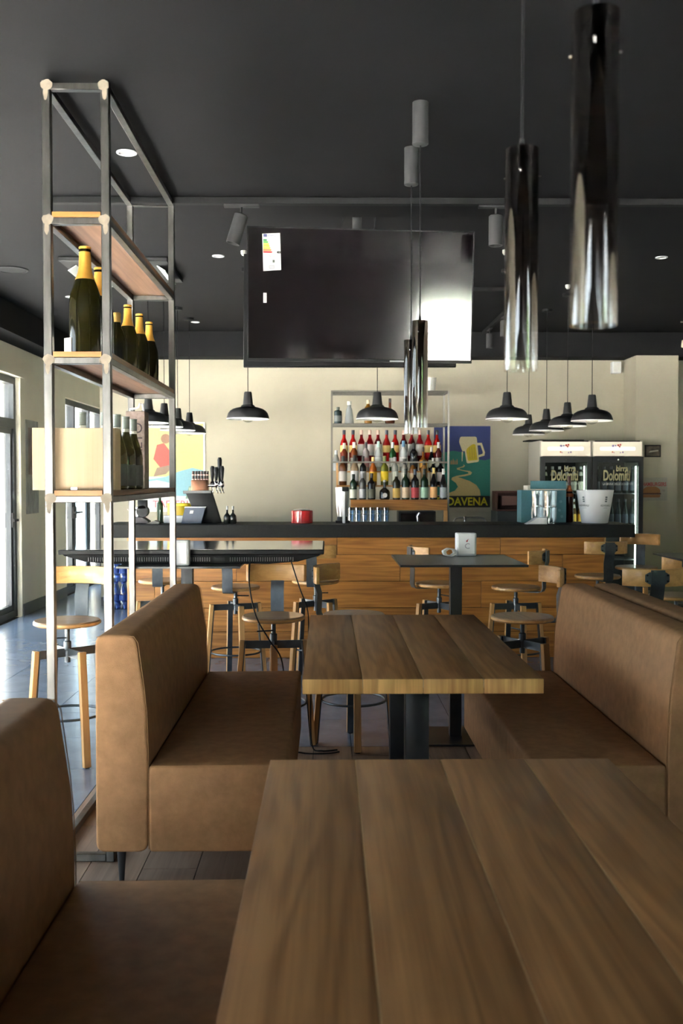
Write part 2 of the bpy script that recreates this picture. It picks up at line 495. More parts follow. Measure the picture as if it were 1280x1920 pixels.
def glazing(name, n, lab, axis, a, b, ztop, pos, bays, transom=None, sill=0.0, frost=(), inward=1, dep=0.10, fr=0.07):
    """framed glazing in a wall opening: frame, mullions, a pane per light, handles"""
    root = thing(name, lab, 'window'); del root['category']; root['kind'] = 'structure'
    def B(mb, u0, u1, z0, z1, d0, d1):
        if axis == 'Y': mb.box(pos + d0, pos + d1, u0, u1, z0, z1)
        else: mb.box(u0, u1, pos + d0, pos + d1, z0, z1)
    f = MB()
    B(f, a, b, ztop - fr, ztop, -dep, 0); B(f, a, b, sill, sill + fr, -dep, 0)
    B(f, a, a + fr, sill + fr, ztop - fr, -dep, 0); B(f, b - fr, b, sill + fr, ztop - fr, -dep, 0)
    f.build('window_frame', M_FRAME, root, smooth=False)
    for k, u in enumerate(bays[1:-1]):
        mb = MB(); B(mb, u - fr / 2, u + fr / 2, sill + fr, ztop - fr, -dep, 0); mb.build('mullion', M_FRAME, root, smooth=False)
    for k in range(len(bays) - 1):
        u0 = bays[k] + (fr if k == 0 else fr / 2); u1 = bays[k + 1] - (fr if k == len(bays) - 2 else fr / 2)
        if transom:
            mb = MB(); B(mb, u0, u1, transom - 0.05, transom + 0.05, -dep, 0); mb.build('transom', M_FRAME, root, smooth=False)
            parts = ((sill + fr, transom - 0.05), (transom + 0.05, ztop - fr))
        else: parts = ((sill + fr, ztop - fr),)
        for q, (z0, z1) in enumerate(parts):
            leaf = transom and q == 0
            if leaf:
                lf = MB(); t = 0.055
                B(lf, u0, u0 + t, z0, z1, -0.07, -0.02); B(lf, u1 - t, u1, z0, z1, -0.07, -0.02)
                B(lf, u0 + t, u1 - t, z0, z0 + t, -0.07, -0.02); B(lf, u0 + t, u1 - t, z1 - t, z1, -0.07, -0.02)
                L = lf.build('door_leaf', M_FRAME, root, smooth=False)
                hb = MB(); hu = u1 - t / 2 if k % 2 == 0 else u0 + t / 2
                B(hb, hu - 0.018, hu + 0.018, 0.93, 1.08, -0.02, 0.0); B(hb, hu - 0.012, hu + 0.012, 0.995, 1.02, 0.0, 0.05)
                B(hb, min(hu, hu + (-0.13 if k % 2 == 0 else 0.13)), max(hu, hu + (-0.13 if k % 2 == 0 else 0.13)), 0.995, 1.02, 0.035, 0.05)
                hb.build('door_handle', M_BLACK, L, smooth=False)
                mb = MB(); B(mb, u0 + t, u1 - t, z0 + t, z1 - t, -0.048, -0.042)
                mb.build('pane', M_FROST if k in frost else M_PANE, root, smooth=False)
            else:
                mb = MB(); B(mb, u0, u1, z0, z1, -0.048, -0.042); mb.build('pane', M_PANE, root, smooth=False)
    return root

glazing('door_1', 1, 'dark framed glass doors in the grey wall', 'Y', OPEN_A[0], OPEN_A[1], OPEN_A[2], XL - 0.05, [2.45, 4.05, 5.64, 7.24, 8.83, 10.42], 2.0)
glazing('door_2', 2, 'frosted glass door at the end of the corridor', 'Y', OPEN_D[0], OPEN_D[1], OPEN_D[2], XL - 0.05, [12.2, 12.83, 13.62, 14.4], 2.0, frost=(1,))
portal((XL - 0.02, sum(OPEN_A[:2]) / 2, 1.24), (0, -PI / 2, 0), 2.5, 8.0)
portal((XL - 0.02, 13.3, 1.2), (0, -PI / 2, 0), 2.4, 2.2)
ct = MB().box(XL, XL + 0.03, OPEN_A[0] - 0.08, OPEN_A[1] + 0.06, OPEN_A[2], OPEN_A[2] + 0.09)
struct(ct.build('trim_3', M_GREYWALL, smooth=False))

# rear wall behind the photographer, with a window
RW = [(2.15, 3.8)]
rw = MB()
RZ0, RZ1 = 1.35, 2.6
for x0, x1, z0, z1 in ((-0.85, 2.15, -0.012, ZC), (XL, -0.85, 2.48, ZC), (XL, -3.1, -0.012, 2.48), (3.8, XR, -0.012, ZC), (2.15, 3.8, -0.012, RZ0), (2.15, 3.8, RZ1, ZC)):
    rw.box(x0, x1, YR - 0.2, YR, z0, z1)
struct(rw.build('wall_rear', M_DARKWALL, smooth=False), 'dark wall with windows behind the booths')
for n, (x0, x1) in enumerate(RW):
    glazing('window_%d' % (n + 1), n, 'wide window behind the right booths', 'X', x0, x1, RZ1, YR - 0.05, [x0, (x0 + x1) / 2, x1], None, RZ0)
    portal(((x0 + x1) / 2, YR - 0.02, (RZ0 + RZ1) / 2), (PI / 2, 0, 0), x1 - x0, RZ1 - RZ0)

glazing('door_3', 3, 'glass entrance doors behind the left booths', 'X', -3.1, -0.85, 2.48, YR - 0.05, [-3.1, -1.975, -0.85], 2.1)
portal((-1.975, YR - 0.02, 1.24), (PI / 2, 0, 0), 2.2, 2.45)

# outside: paving, fence and hedge
struct(MB().box(-40, 40, -40, -1.15, -0.4, -0.26).build('ground', plain('bounce_terrace', (0.80, 0.78, 0.74), 0.9, var=0.05, vscale=1.5), smooth=False), 'unseen terrace outside the entrance, whitened to bounce sun inside')  # unseen ground, made whiter to throw more sunlight onto the booths
struct(MB().box(-40, 40, -1.15, 50, -0.4, -0.26).build('ground', plain('paving', (0.25, 0.245, 0.24), 0.9, var=0.1, vscale=1.5), smooth=False), 'paving outside the windows, darkened to bounce less sun inside')  # kept darker than the terrace so less sunlight bounces in from the left
fe = thing('slat_fence', 'wooden fence of horizontal slats outside the glass doors', 'fence', (-7.2, 3, -0.26))
slat_me = MB().box(-0.012, 0.012, 0, 3.0, 0, 0.10).mesh('slat', M_FENCE, smooth=False)
for b in range(9):
    MB().box(-0.06, -0.012, b * 3.0 - 0.04, b * 3.0 + 0.04, 0, 1.55).build('post', M_FENCE, fe, smooth=False)
    if b < 8:
        for k in range(12): put('slat', slat_me, fe, (0, b * 3.0, 0.08 + k * 0.122))
M_LEAF = plain('hedge_leaf', (0.10, 0.20, 0.05), 0.6, var=0.5, vscale=9)
struct(MB().box(-2.0, 16.0, -12.4, -12.2, -0.26, 2.35).build('wall_reflector', plain('white_render', (0.8, 0.8, 0.78), 0.9), smooth=False), 'unseen white wall added outside the rear window for the television reflection')  # unseen reflector, added so the hanging television mirrors something white
hd = MB(); rr = random.Random(3)
for i in range(3600):
    x = rr.uniform(0, 18); z = rr.uniform(1.5, 5.2); y = rr.uniform(-0.5, 0.5)
    s = rr.uniform(0.12, 0.30); a = rr.uniform(0, PI); b = rr.uniform(-0.6, 0.6)
    d1 = Vector((math.cos(a), math.sin(a) * 0.6, b)) * s; d2 = Vector((-math.sin(a) * 0.4, 0.5, 1)).normalized() * s * 0.7
    p = Vector((x, y, z)); hd.add([p - d1, p - d2, p + d1, p + d2], [(0, 1, 2, 3)])
ho = hd.build('hedge', M_LEAF, None, loc=(-2.0, -13.2, -0.26), smooth=False); ho['kind'] = 'stuff'; ho['label'] = 'green hedge behind the added white wall'; ho['category'] = 'hedge'

# ================================================================== TABLES
pmat_joint = plain('joint_pale', (0.62, 0.42, 0.21), 0.6)  # pale line between neighbouring planks
def plank_table(label, x0, x1, y0, y1, ztop, ped_y):
    cx = (x0 + x1) / 2
    t = thing('booth_table', label, 'table', (cx, (y0 + y1) / 2, 0), group='oak booth tables')
    w, l = x1 - x0, y1 - y0
    top = MB().box(-w / 2 + 0.002, w / 2 - 0.002, -l / 2 + 0.002, l / 2 - 0.002, ztop - 0.049, ztop - 0.012).build('top_core', M_ENDGRAIN, t, smooth=False)
    pw = w / 4
    for k in range(4):
        xa = -w / 2 + k * pw
        mb = MB()
        mb.box(xa + 0.0011, xa + pw - 0.0011, -l / 2, l / 2, ztop - 0.05, ztop)
        me = mb.mesh('plank', [M_TABLE, M_ENDGRAIN], 0.0022, 2)
        for p in me.polygons:
            if abs(p.normal.y) > 0.9: p.material_index = 1
        put('plank', me, t)
        if k: MB().box(xa - 0.0011, xa + 0.0011, -l / 2 + 0.001, l / 2 - 0.001, ztop - 0.03, ztop - 0.0012).build('joint_strip', pmat_joint, t, smooth=False)
    for py in ped_y:
        yy = py - (y0 + y1) / 2
        c = MB().box(-0.0415, 0.0415, yy - 0.0415, yy + 0.0415, 0.012, ztop - 0.056).build('column', M_BLACKSTEEL, t, 0.003)
        MB().box(-0.22, 0.22, yy - 0.035, yy + 0.035, ztop - 0.057, ztop - 0.0505).build('top_plate', M_BLACKSTEEL, c)
        MB().box(-0.22, 0.22, yy - 0.2, yy + 0.2, 0, 0.012).build('base_plate', M_BLACKSTEEL, c)
    return t
plank_table('oak booth table in the foreground, nearest the camera', -0.136, 0.664, 0.72, 2.325, 0.755, (1.0, 2.0))
plank_table('oak booth table between the two leather benches, bar side', -0.085, 0.718, 3.275, 4.86, 0.755, (3.53, 4.40))

# ================================================================== BENCHES
def bench(label, xb, y0, y1, sgn, seat_d=0.473):
    """xb: rear plane of the backrest; sgn +1 seat towards +X"""
    t = thing('leather_bench', label, 'bench', (xb, (y0 + y1) / 2, 0), group='tan leather booth benches')
    h = (y1 - y0) / 2
    S = lambda u: u * sgn
    prof = rnd([(0.0, 0.15), (0.176, 0.15), (0.178, 0.50), (0.172, 0.66), (0.138, 0.892), (0.002, 0.892)], 0.035, 5)
    prof = [(S(u), v) for u, v in prof]
    b = MB().prism(prof, 'Y', -h, h).build('backrest', M_LEATHER, t, 0.010, 3)
    sp = rnd([(0.179, 0.15), (0.178 + seat_d, 0.15), (0.178 + seat_d, 0.45), (0.179, 0.446)], 0.016, 3)
    s = MB().prism([(S(u), v) for u, v in sp], 'Y', -h, h).build('seat', M_LEATHER, t, 0.010, 3)
    for e in (-1, 1):
        y = e * (h - 0.004)
        path = [(S(u), y, v) for u, v in ((0.006, 0.885), (0.132, 0.886), (0.146, 0.865), (0.168, 0.70), (0.175, 0.62), (0.179, 0.50), (0.1785, 0.16))]
        MB().tube(path, 0.0014, 6).build('piping', M_THREAD, b)
        MB().tube([(S(0.186), y, 0.444), (S(0.17 + seat_d), y, 0.447)], 0.0014, 6).build('piping', M_THREAD, s)
    for e in (-1, 1):
        for u in (0.06, 0.178 + seat_d - 0.09):
            lg = MB().lathe([(0.009, 0), (0.019, 0.15)], 14, (S(u), e * (h - 0.13), 0)).build('leg', M_BLACKSTEEL, t)
            MB().box(S(u) - 0.05, S(u) + 0.05, e * (h - 0.13) - 0.05, e * (h - 0.13) + 0.05, 0.1445, 0.1495).build('leg_plate', M_BLACKSTEEL, lg)
    return t
bench('tan leather bench beside the steel shelf, its end panel brightly lit', -0.786, 3.35, 5.03, 1)
bench('dark tan leather bench cut off in the lower left corner', -0.786, 0.69, 2.385, 1)
bench('tan leather bench on the right side of the far oak table', 1.327, 3.33, 5.03, -1, 0.455)
bench('leather bench back to back with the right bench, only its top showing', 1.345, 3.33, 5.03, 1)

# ================================================================== STEEL SHELF UNIT
SX0, SX1, SY0, SY1 = -1.033, -0.790, 3.655, 5.21
su = thing('steel_shelf_unit', 'tall raw steel shelf unit reaching from floor to ceiling with wooden boards', 'shelf', ((SX0 + SX1) / 2, (SY0 + SY1) / 2, 0))
cx, cyy = (SX0 + SX1) / 2, (SY0 + SY1) / 2
hx, hy = (SX1 - SX0) / 2, (SY1 - SY0) / 2
TB = 0.031
levels = (2.366, 1.861, 1.355)
for sx in (-1, 1):
    for sy in (-1, 1):
        x = sx * (hx - TB / 2); y = sy * (hy - TB / 2)
        p = MB().box(x - TB / 2, x + TB / 2, y - TB / 2, y + TB / 2, 0.0, ZC - 0.003).build('post', M_STEEL, su, 0.0025, 1)
        MB().cyl((x, y, ZC - 0.0035), 0.012, 0.0035, 10).build('ceiling_fixing', M_STEEL, p)
def rails(z, th, tag_):
    for sy in (-1, 1):
        y = sy * (hy - TB / 2)
        MB().box(-hx + TB, hx - TB, y - TB / 2 + 0.001, y + TB / 2 - 0.001, z - th, z).build('rail', M_STEEL, su, 0.002, 1)
    for sx in (-1, 1):
        x = sx * (hx - TB / 2)
        MB().box(x - TB / 2 + 0.001, x + TB / 2 - 0.001, -hy + TB, hy - TB, z - th, z).build('rail', M_STEEL, su, 0.002, 1)
def blob(cx_, cz, w, h, seed):
    r = random.Random(seed); n = 14
    return [(cx_ + math.cos(2 * PI * i / n) * w * r.uniform(0.85, 1.12), cz + math.sin(2 * PI * i / n) * h * r.uniform(0.85, 1.12)) for i in range(n)]
for k, z in enumerate(levels):
    rails(z, 0.024, 'shelf')
    MB().box(-hx + TB + 0.002, hx - TB - 0.002, -hy + 0.003, hy - 0.003, z, z + 0.021).build('shelf_board', M_SHELFWOOD, su, 0.002, 1)
    MB().box(-hx + TB + 0.003, hx - TB - 0.003, -hy + 0.0005, -hy + 0.003, z + 0.001, z + 0.0205).build('board_edging', M_OAK_X, su, smooth=False)
    MB().box(-hx + 0.004, -hx + TB, -hy + TB + 0.004, hy - TB - 0.004, z + 0.0005, z + 0.0208).build('shelf_board', M_SHELFWOOD, su, smooth=False)
    MB().box(hx - TB, hx - 0.004, -hy + TB + 0.004, hy - TB - 0.004, z + 0.0005, z + 0.0208).build('shelf_board', M_SHELFWOOD, su, smooth=False)
rails(ZC - 0.012, 0.024, 'top')
rails(0.030, 0.028, 'foot')
for k, z in enumerate(levels + (ZC - 0.012,)):
    for sx in (-1, 1):
        x = sx * (hx - TB * 0.62)
        me = MB().prism(blob(x, z - 0.008, 0.022, 0.020, 10 * k + sx), 'Y', -hy - 0.0008, -hy + 0.0003)
        me.prism(blob(x + sx * 0.004, z - 0.036, 0.009, 0.026, 10 * k + sx + 5), 'Y', -hy - 0.0007, -hy + 0.0003)
        me.build('weld_smear', M_WELD, su, smooth=False)

# ================================================================== BOTTLES
GLASS = {}
def gmat(c, tr=0.0, rough=0.06):
    k = (tuple(c), tr)
    if k not in GLASS:
        GLASS[k] = plain('bottle_glass_%d' % len(GLASS), c, rough, trans=tr, ior=1.3, coat=0.5)
    return GLASS[k]
PAINT = {}
def pmat(c, rough=0.55, metal=0.0):
    k = (tuple(c), rough, metal)
    if k not in PAINT: PAINT[k] = plain('paint_%d' % len(PAINT), c, rough, metal=metal, var=0.06, vscale=60)
    return PAINT[k]
BCACHE = {}
PROF = {   # fractions: (radius fraction, height fraction)
    'bordeaux': [(0.85, 0), (1, 0.02), (1, 0.60), (0.93, 0.66), (0.55, 0.72), (0.38, 0.77), (0.36, 0.96), (0.40, 0.965), (0.40, 1.0)],
    'burgundy': [(0.85, 0), (1, 0.02), (1, 0.44), (0.92, 0.52), (0.68, 0.63), (0.47, 0.72), (0.36, 0.80), (0.34, 0.97), (0.38, 0.975), (0.38, 1.0)],
    'champagne': [(0.88, 0), (1, 0.02), (1, 0.48), (0.94, 0.56), (0.72, 0.66), (0.48, 0.74), (0.38, 0.80), (0.34, 0.95), (0.39, 0.955), (0.36, 1.0)],
    'spirit': [(0.9, 0), (1, 0.02), (1, 0.63), (0.95, 0.68), (0.62, 0.75), (0.42, 0.79), (0.40, 1.0)],
    'aperitif': [(0.9, 0), (1, 0.02), (1, 0.52), (0.97, 0.58), (0.78, 0.66), (0.48, 0.74), (0.40, 0.78), (0.38, 1.0)],
    'squat': [(0.8, 0), (1, 0.06), (1.0, 0.36), (0.9, 0.46), (0.5, 0.56), (0.28, 0.62), (0.26, 1.0)],
    'conic': [(1, 0), (1, 0.03), (0.86, 0.30), (0.62, 0.66), (0.42, 0.74), (0.42, 1.0)],
    'can': [(1, 0), (1, 0.74), (0.8, 0.80), (0.4, 0.82), (0.4, 1.0)],
    'beer': [(0.9, 0), (1, 0.02), (1, 0.52), (0.9, 0.60), (0.5, 0.76), (0.42, 0.97), (0.46, 0.975), (0.46, 1.0)],
}
def rad_at(prof, f):
    for (r0, z0), (r1, z1) in zip(prof, prof[1:]):
        if z0 <= f <= z1 and z1 > z0: return r0 + (r1 - r0) * (f - z0) / (z1 - z0)
    return prof[-1][0]
def bottle(name, label, loc, r, h, shape, glass, lab=None, cap=None, lab_z=(0.12, 0.48), cap_z=0.84, neck=None, neck_z=(0.76, 0.80), group=None, tr=0.0, cat='bottle', cap_metal=0.0, rotz=0.0):
    t = thing(name, label, cat, loc, rotz, group)
    key = (r, h, shape, glass, lab, cap, lab_z, cap_z, neck, neck_z, tr)
    if key not in BCACHE:
        pf = PROF[shape]; meshes = []
        seg = 20
        body = [(a * r, b * h) for a, b in pf]
        meshes.append(('glass_body', MB().lathe(body, seg).mesh('glass_body', gmat(glass, tr))))
        if lab:
            n = 4; pts = []
            for i in range(n + 1):
                f = lab_z[0] + (lab_z[1] - lab_z[0]) * i / n
                pts.append((rad_at(pf, f) * r + 0.0006, f * h))
            meshes.append(('paper_label', MB().lathe(pts, seg, cap=False).mesh('paper_label', pmat(lab))))
        if neck:
            meshes.append(('neck_label', MB().lathe([(rad_at(pf, neck_z[0]) * r + 0.0007, neck_z[0] * h), (rad_at(pf, neck_z[1]) * r + 0.0007, neck_z[1] * h)], seg, cap=False).mesh('neck_label', pmat(neck))))
        if cap:
            pts = []
            for i in range(6):
                f = cap_z + (1.0 - cap_z) * i / 5
                pts.append((rad_at(pf, f) * r + 0.0012, f * h))
            pts.append((pts[-1][0] * 0.9, h + 0.0015))
            meshes.append(('cap', MB().lathe(pts, seg).mesh('cap', pmat(cap, 0.4, cap_metal))))
        BCACHE[key] = meshes
    for nm, me in BCACHE[key]: put(nm, me, t)
    return t

# sparkling wine on the middle board of the shelf unit
ZS = levels[1] + 0.021
CH = (0.012, 0.010, 0.002); GOLD = (0.72, 0.36, 0.06)
def bubbly(label, x, y, s=1.0):
    t = bottle('sparkling_wine_bottle', label, (x, y, ZS), 0.046 * s, 0.315 * s, 'champagne', CH, None, GOLD, cap_z=0.70, group='gold foiled bottles on the middle board', cap_metal=0.55, tr=0.15)
    return t
b0 = bubbly('large dark sparkling wine bottle with gold foil, nearest on the middle board', -0.915, 3.80, 1.30)
MB().box(-0.049, -0.010, -0.0612, -0.0600, 0.0, 0.065).build('paper_label', pmat((0.75, 0.72, 0.62)), b0, rot=(0, 0, -0.62))
bubbly('gold foiled bottle just behind the large one on the middle board', -0.918, 4.05, 1.22)
bottle('wine_bottle', 'dark bottle between the gold foiled ones, behind the steel post', (-0.905, 4.32, ZS), 0.042, 0.25, 'champagne', CH, None, (0.35, 0.2, 0.04), tr=0.35)
bubbly('gold foiled bottle first of the far three on the middle board', -0.895, 4.50)
bubbly('gold foiled bottle second of the far three on the middle board', -0.888, 4.74)
bubbly('gold foiled bottle last of the far three on the middle board', -0.885, 4.98)

# lower board: pine box, still wine, carton
ZS = levels[2] + 0.021
pb = thing('wooden_wine_box', 'pale pine wine box standing on the lowest board of the steel shelf', 'box', (-0.945, 3.775, ZS))
for nm, bx in (('front_panel', (-0.155, 0.155, -0.045, -0.034, 0, 0.232)), ('back_panel', (-0.155, 0.155, 0.034, 0.045, 0, 0.232)), ('side_panel', (-0.155, -0.145, -0.034, 0.034, 0, 0.232)), ('side_panel', (0.145, 0.155, -0.034, 0.034, 0, 0.232)), ('bottom_panel', (-0.145, 0.145, -0.034, 0.034, 0, 0.01))):
    MB().box(*bx).build(nm, M_PALEWOOD, pb, 0.0015, 1)
MB().box(-0.012, 0.014, -0.052, -0.045, 0.001, 0.011).build('metal_clasp', M_CHROME, pb, 0.001, 1)
CAPG = (0.22, 0.25, 0.23); WG = (0.035, 0.03, 0.008); LABG = (0.11, 0.115, 0.11)
def still(label, x, y, dz=0.0):
    return bottle('white_wine_bottle', label, (x, y, ZS + dz), 0.040, 0.300, 'burgundy', WG, LABG, CAPG, (0.05, 0.34), 0.84, (0.7, 0.7, 0.62), (0.79, 0.835), 'grey capped wine bottles', tr=0.3)
still('grey capped wine bottle behind the pine box, its cap above the middle', -0.955, 3.90)
still('grey capped wine bottle whose cap shows beside the right front post', -0.868, 3.90)
still('grey capped wine bottle directly right of the pine box', -0.845, 4.02)
still('middle grey capped wine bottle of the three beside the pine box', -0.836, 4.15)
still('rearmost grey capped wine bottle of the three, next to the carton', -0.838, 4.32)
wc = thing('wine_carton', 'mauve speckled carton with vertical lettering and a white cord handle', 'carton', (-0.855, 4.50, ZS))
MB().box(-0.042, 0.042, -0.05, 0.05, 0, 0.345).build('carton_body', plain('mauve_card', (0.33, 0.25, 0.225), 0.8, var=0.25, vscale=60), wc, 0.002, 1)
text('RIVALTO', 0.062, pmat((0.06, 0.04, 0.05)), wc, (0.012, -0.0505, 0.17), (PI / 2, -PI / 2, 0), 'lettering', 0.0006)
MB().tube([(-0.03, 0, 0.345), (-0.032, 0, 0.358), (-0.005, 0, 0.360), (0.006, 0, 0.366), (0.012, 0, 0.382), (0.024, 0, 0.380), (0.027, 0, 0.362), (0.03, 0, 0.345)], 0.005, 8).build('cord_handle', M_WHITE, wc)

# ================================================================== HANGING TELEVISIONS
def television(name, label, loc, yaw, tilt, w=1.236, h=0.712, back=False):
    t = thing(name, label, 'television', loc, rot=(tilt, 0, yaw))
    b = MB().box(-w / 2, w / 2, 0, 0.022, -h / 2, h / 2)
    b.box(-w / 2 + 0.12, w / 2 - 0.12, 0.022, 0.065, -h / 2 + 0.04, h / 2 - 0.22)
    b.build('casing', M_BLACK, t, 0.003, 1)
    MB().box(-w / 2 + 0.007, w / 2 - 0.007, -0.0015, 0.0, -h / 2 + 0.016, h / 2 - 0.007).build('screen', M_SCREEN, t, smooth=False)
    bz = MB()
    for q in ((-w / 2, w / 2, h / 2 - 0.006, h / 2), (-w / 2, w / 2, -h / 2, -h / 2 + 0.015), (-w / 2, -w / 2 + 0.006, -h / 2, h / 2), (w / 2 - 0.006, w / 2, -h / 2, h / 2)):
        bz.box(q[0], q[1], -0.004, 0.0, q[2], q[3])
    bz.build('bezel', M_BLACK, t, smooth=False)
    return t
tv = television('television', 'large black television hanging over the booths with an energy label', (0.184, 5.45, 2.416), math.atan(0.085), math.radians(5.0))
lb = MB().prism([(-0.538, 0.318), (-0.442, 0.324), (-0.436, 0.130), (-0.532, 0.122)], 'Y', -0.0035, -0.002).build('energy_label', M_PAPER, tv, smooth=False)
E0 = (-0.0042)
def strip(x0, x1, z0, z1, c, nm='print_mark', tip=0.006):
    zc = (z0 + z1) / 2
    MB().prism([(x0, z0), (x1, z0), (x1 + tip, zc), (x1, z1), (x0, z1)], 'Y', E0 - 0.0004, -0.0034).build(nm, pmat(c), lb, smooth=False)
for k, (c, l) in enumerate((((0.0, 0.25, 0.05), 0.016), ((0.07, 0.42, 0.04), 0.022), ((0.45, 0.55, 0.02), 0.027), ((0.9, 0.62, 0.0), 0.030), ((0.9, 0.45, 0.0), 0.034), ((0.85, 0.2, 0.02), 0.039), ((0.65, 0.01, 0.01), 0.044))):
    strip(-0.532, -0.532 + l, 0.281 - k * 0.0104, 0.289 - k * 0.0104, c, 'energy_bar')
MB().prism([(-0.461, 0.2225), (-0.455, 0.217), (-0.440, 0.217), (-0.440, 0.228), (-0.455, 0.228)], 'Y', E0 - 0.0004, -0.0034).build('class_arrow', M_BLACK, lb, smooth=False)
MB().box(-0.531, -0.512, E0 - 0.0004, -0.0034, 0.302, 0.3165).build('flag_mark', pmat((0.08, 0.08, 0.25)), lb, smooth=False)
text('ENERG', 0.014, pmat((0.1, 0.1, 0.3)), lb, (-0.487, -0.0040, 0.3095), UPRIGHT, 'lettering', 0.0003)
text('G', 0.009, M_PAPER, lb, (-0.447, -0.0049, 0.2225), UPRIGHT, 'lettering', 0.0003)
text('79', 0.010, pmat((0.1, 0.14, 0.2)), lb, (-0.496, -0.0040, 0.200), UPRIGHT, 'lettering', 0.0003)
text('kWh', 0.007, pmat((0.2, 0.3, 0.2)), lb, (-0.475, -0.0040, 0.200), UPRIGHT, 'lettering', 0.0003)
for q in ((-0.482, -0.471, 0.168, 0.182), (-0.500, -0.473, 0.138, 0.1395), (-0.500, -0.473, 0.150, 0.1515), (-0.500, -0.4985, 0.138, 0.151), (-0.4745, -0.473, 0.138, 0.151)):
    MB().box(q[0], q[1], E0 - 0.0004, -0.0034, q[2], q[3]).build('print_mark', pmat((0.1, 0.12, 0.1)), lb, smooth=False)
MB().box(-0.532, -0.514, -0.0035, -0.002, -0.045, 0.008).build('barcode_sticker', M_PAPER, tv, smooth=False)
MB().box(-0.527, -0.519, -0.0040, -0.0034, -0.040, 0.003).build('print_mark', pmat((0.45, 0.42, 0.36)), tv, smooth=False)
MB().box(0.16, 0.24, -0.006, -0.003, -0.352, -0.345).build('maker_badge', pmat((0.4, 0.4, 0.42)), tv, smooth=False)
television('television', 'second black television hung behind the front one, edges showing left and below', (0.128, 5.80, 2.395), math.radians(180 - 1), math.radians(4.0), 1.225, 0.66)
tm = thing('tv_ceiling_mount', 'dark ceiling pole that carries the two hanging televisions', 'mount', (0.165, 5.62, ZU))
MB().cyl((0, 0, -0.62), 0.026, 0.615, 16).build('pole', M_SPOT, tm)
MB().box(-0.09, 0.09, -0.09, 0.09, -0.008, 0).build('ceiling_plate', M_SPOT, tm, 0.002, 1)
MB().box(-0.2, 0.2, -0.075, 0.105, -0.68, -0.60).build('bracket', M_BLACK, tm, 0.003, 1)
for k, x in enumerate((-0.085, 0.095)):
    c = MB().tube([(0.165 + x, 5.60, ZU), (0.165 + x + 0.006, 5.60, ZU - 0.2), (0.165 + x - 0.005, 5.605, ZU - 0.32), (0.165 + x * 0.6, 5.61, 2.45)], 0.004, 6).build('tv_cable', M_BLACK)
    tag(c, ('thin black cable left of the television pole', 'thin black cable right of the television pole')[k], 'cable')

# ================================================================== GLASS TUBE PENDANTS
def tube_pendant(label, x, y):
    t = thing('tube_pendant_lamp', label, 'pendant lamp', (x, y, 1.617), group='smoked glass tube pendants')
    H = 0.41; R = 0.031
    z1 = ZC - 1.617
    MB().lathe([(R, 0), (R, H), (R - 0.003, H), (R - 0.003, 0), (R, 0)], 40, cap=False).build('glass_tube', M_SMOKE, t)
    hd = MB().lathe([(0.0205, H - 0.125), (0.0205, H - 0.02), (0.006, H - 0.004), (0.004, H + 0.02)], 28).build('lamp_holder', M_BLACKSTEEL, t)
    MB().lathe([(0.0, H - 0.1265), (0.0195, H - 0.1265), (0.0195, H - 0.1255), (0.0, H - 0.1255)], 24).build('diffuser', plain('salmon_lens', (0.72, 0.42, 0.34), 0.5), hd)
    for a in (0.25, 0.25 + 2 * PI / 3, 0.25 + 4 * PI / 3):
        d = Vector((math.cos(a), math.sin(a), 0))
        MB().tube([d * 0.02 + Vector((0, 0, H - 0.045)), d * (R + 0.008) + Vector((0, 0, H - 0.045))], 0.0018, 8).build('grip_screw', M_CHROME, hd)
    MB().tube([(0, 0, H), (0.001, 0, H + 0.3), (0, 0, z1 - 0.15)], 0.0026, 8).build('cord', M_BLACK, t)
    MB().lathe([(0.008, z1 - 0.163), (0.028, z1 - 0.160), (0.031, z1 - 0.157), (0.031, z1)], 32).build('ceiling_canopy', M_SPOT, t)
    return t
tube_pendant('smoked glass tube pendant, largest and nearest at the top right', 0.354, 1.33)
tube_pendant('smoked glass tube pendant, second largest, right of the television', 0.362, 1.87)
tube_pendant('smoked glass tube pendant in front of the television, right one of the pair', 0.3565, 3.86)
tube_pendant('smoked glass tube pendant in front of the television, left one of the pair', 0.3655, 4.38)

# ================================================================== CEILING FITTINGS
def spot(label, loc, tilt, yaw, L=0.155, R=0.036, drop=0.05):
    t = thing('track_spotlight', label, 'spotlight', loc, yaw, 'cylindrical track spotlights')
    MB().box(-0.09, 0.09, -0.016, 0.016, -0.014, 0).build('track_adapter', M_SPOT, t, 0.002, 1)
    MB().cyl((0, 0, -drop), 0.006, drop - 0.014, 10).build('stem', M_SPOT, t)
    b = MB().lathe([(R * 0.8, 0.0), (R, -0.006), (R, -L), (R - 0.004, -L), (R - 0.006, -L + 0.03), (0.0, -L + 0.03)], 28).build('lamp_body', M_SPOT, t, loc=(0, 0, -drop), rot=(0, tilt, 0))
    return t
tr1 = MB().box(-1.40, 3.6, 5.135, 5.175, ZC - 0.034, ZC)
tag(tr1.build('lighting_track', M_BLACKM, None, 0.002, 1), 'long black lighting track across the ceiling above the television', 'track')
spot('track spotlight tilted to the left, left of the television', (-0.44, 5.155, ZC - 0.034), math.radians(17), 0.0)
spot('track spotlight pointing straight down at the television right corner', (0.865, 5.155, ZC - 0.034), 0.0, 0.0)
tag(MB().box(0.7, 1.72, 8.5, 8.54, ZU - 0.034, ZU).build('lighting_track', M_BLACKM, None, 0.002, 1), 'short black lighting track crossing behind the television right edge', 'track')
tag(MB().box(1.70, 1.74, 8.545, 11.0, ZU - 0.034, ZU).build('lighting_track', M_BLACKM, None, 0.002, 1), 'black lighting track running towards the back wall', 'track')
spot('small track spotlight over the bar, the one nearer the glass tubes', (1.72, 9.75, ZU - 0.034), 0, PI / 2)
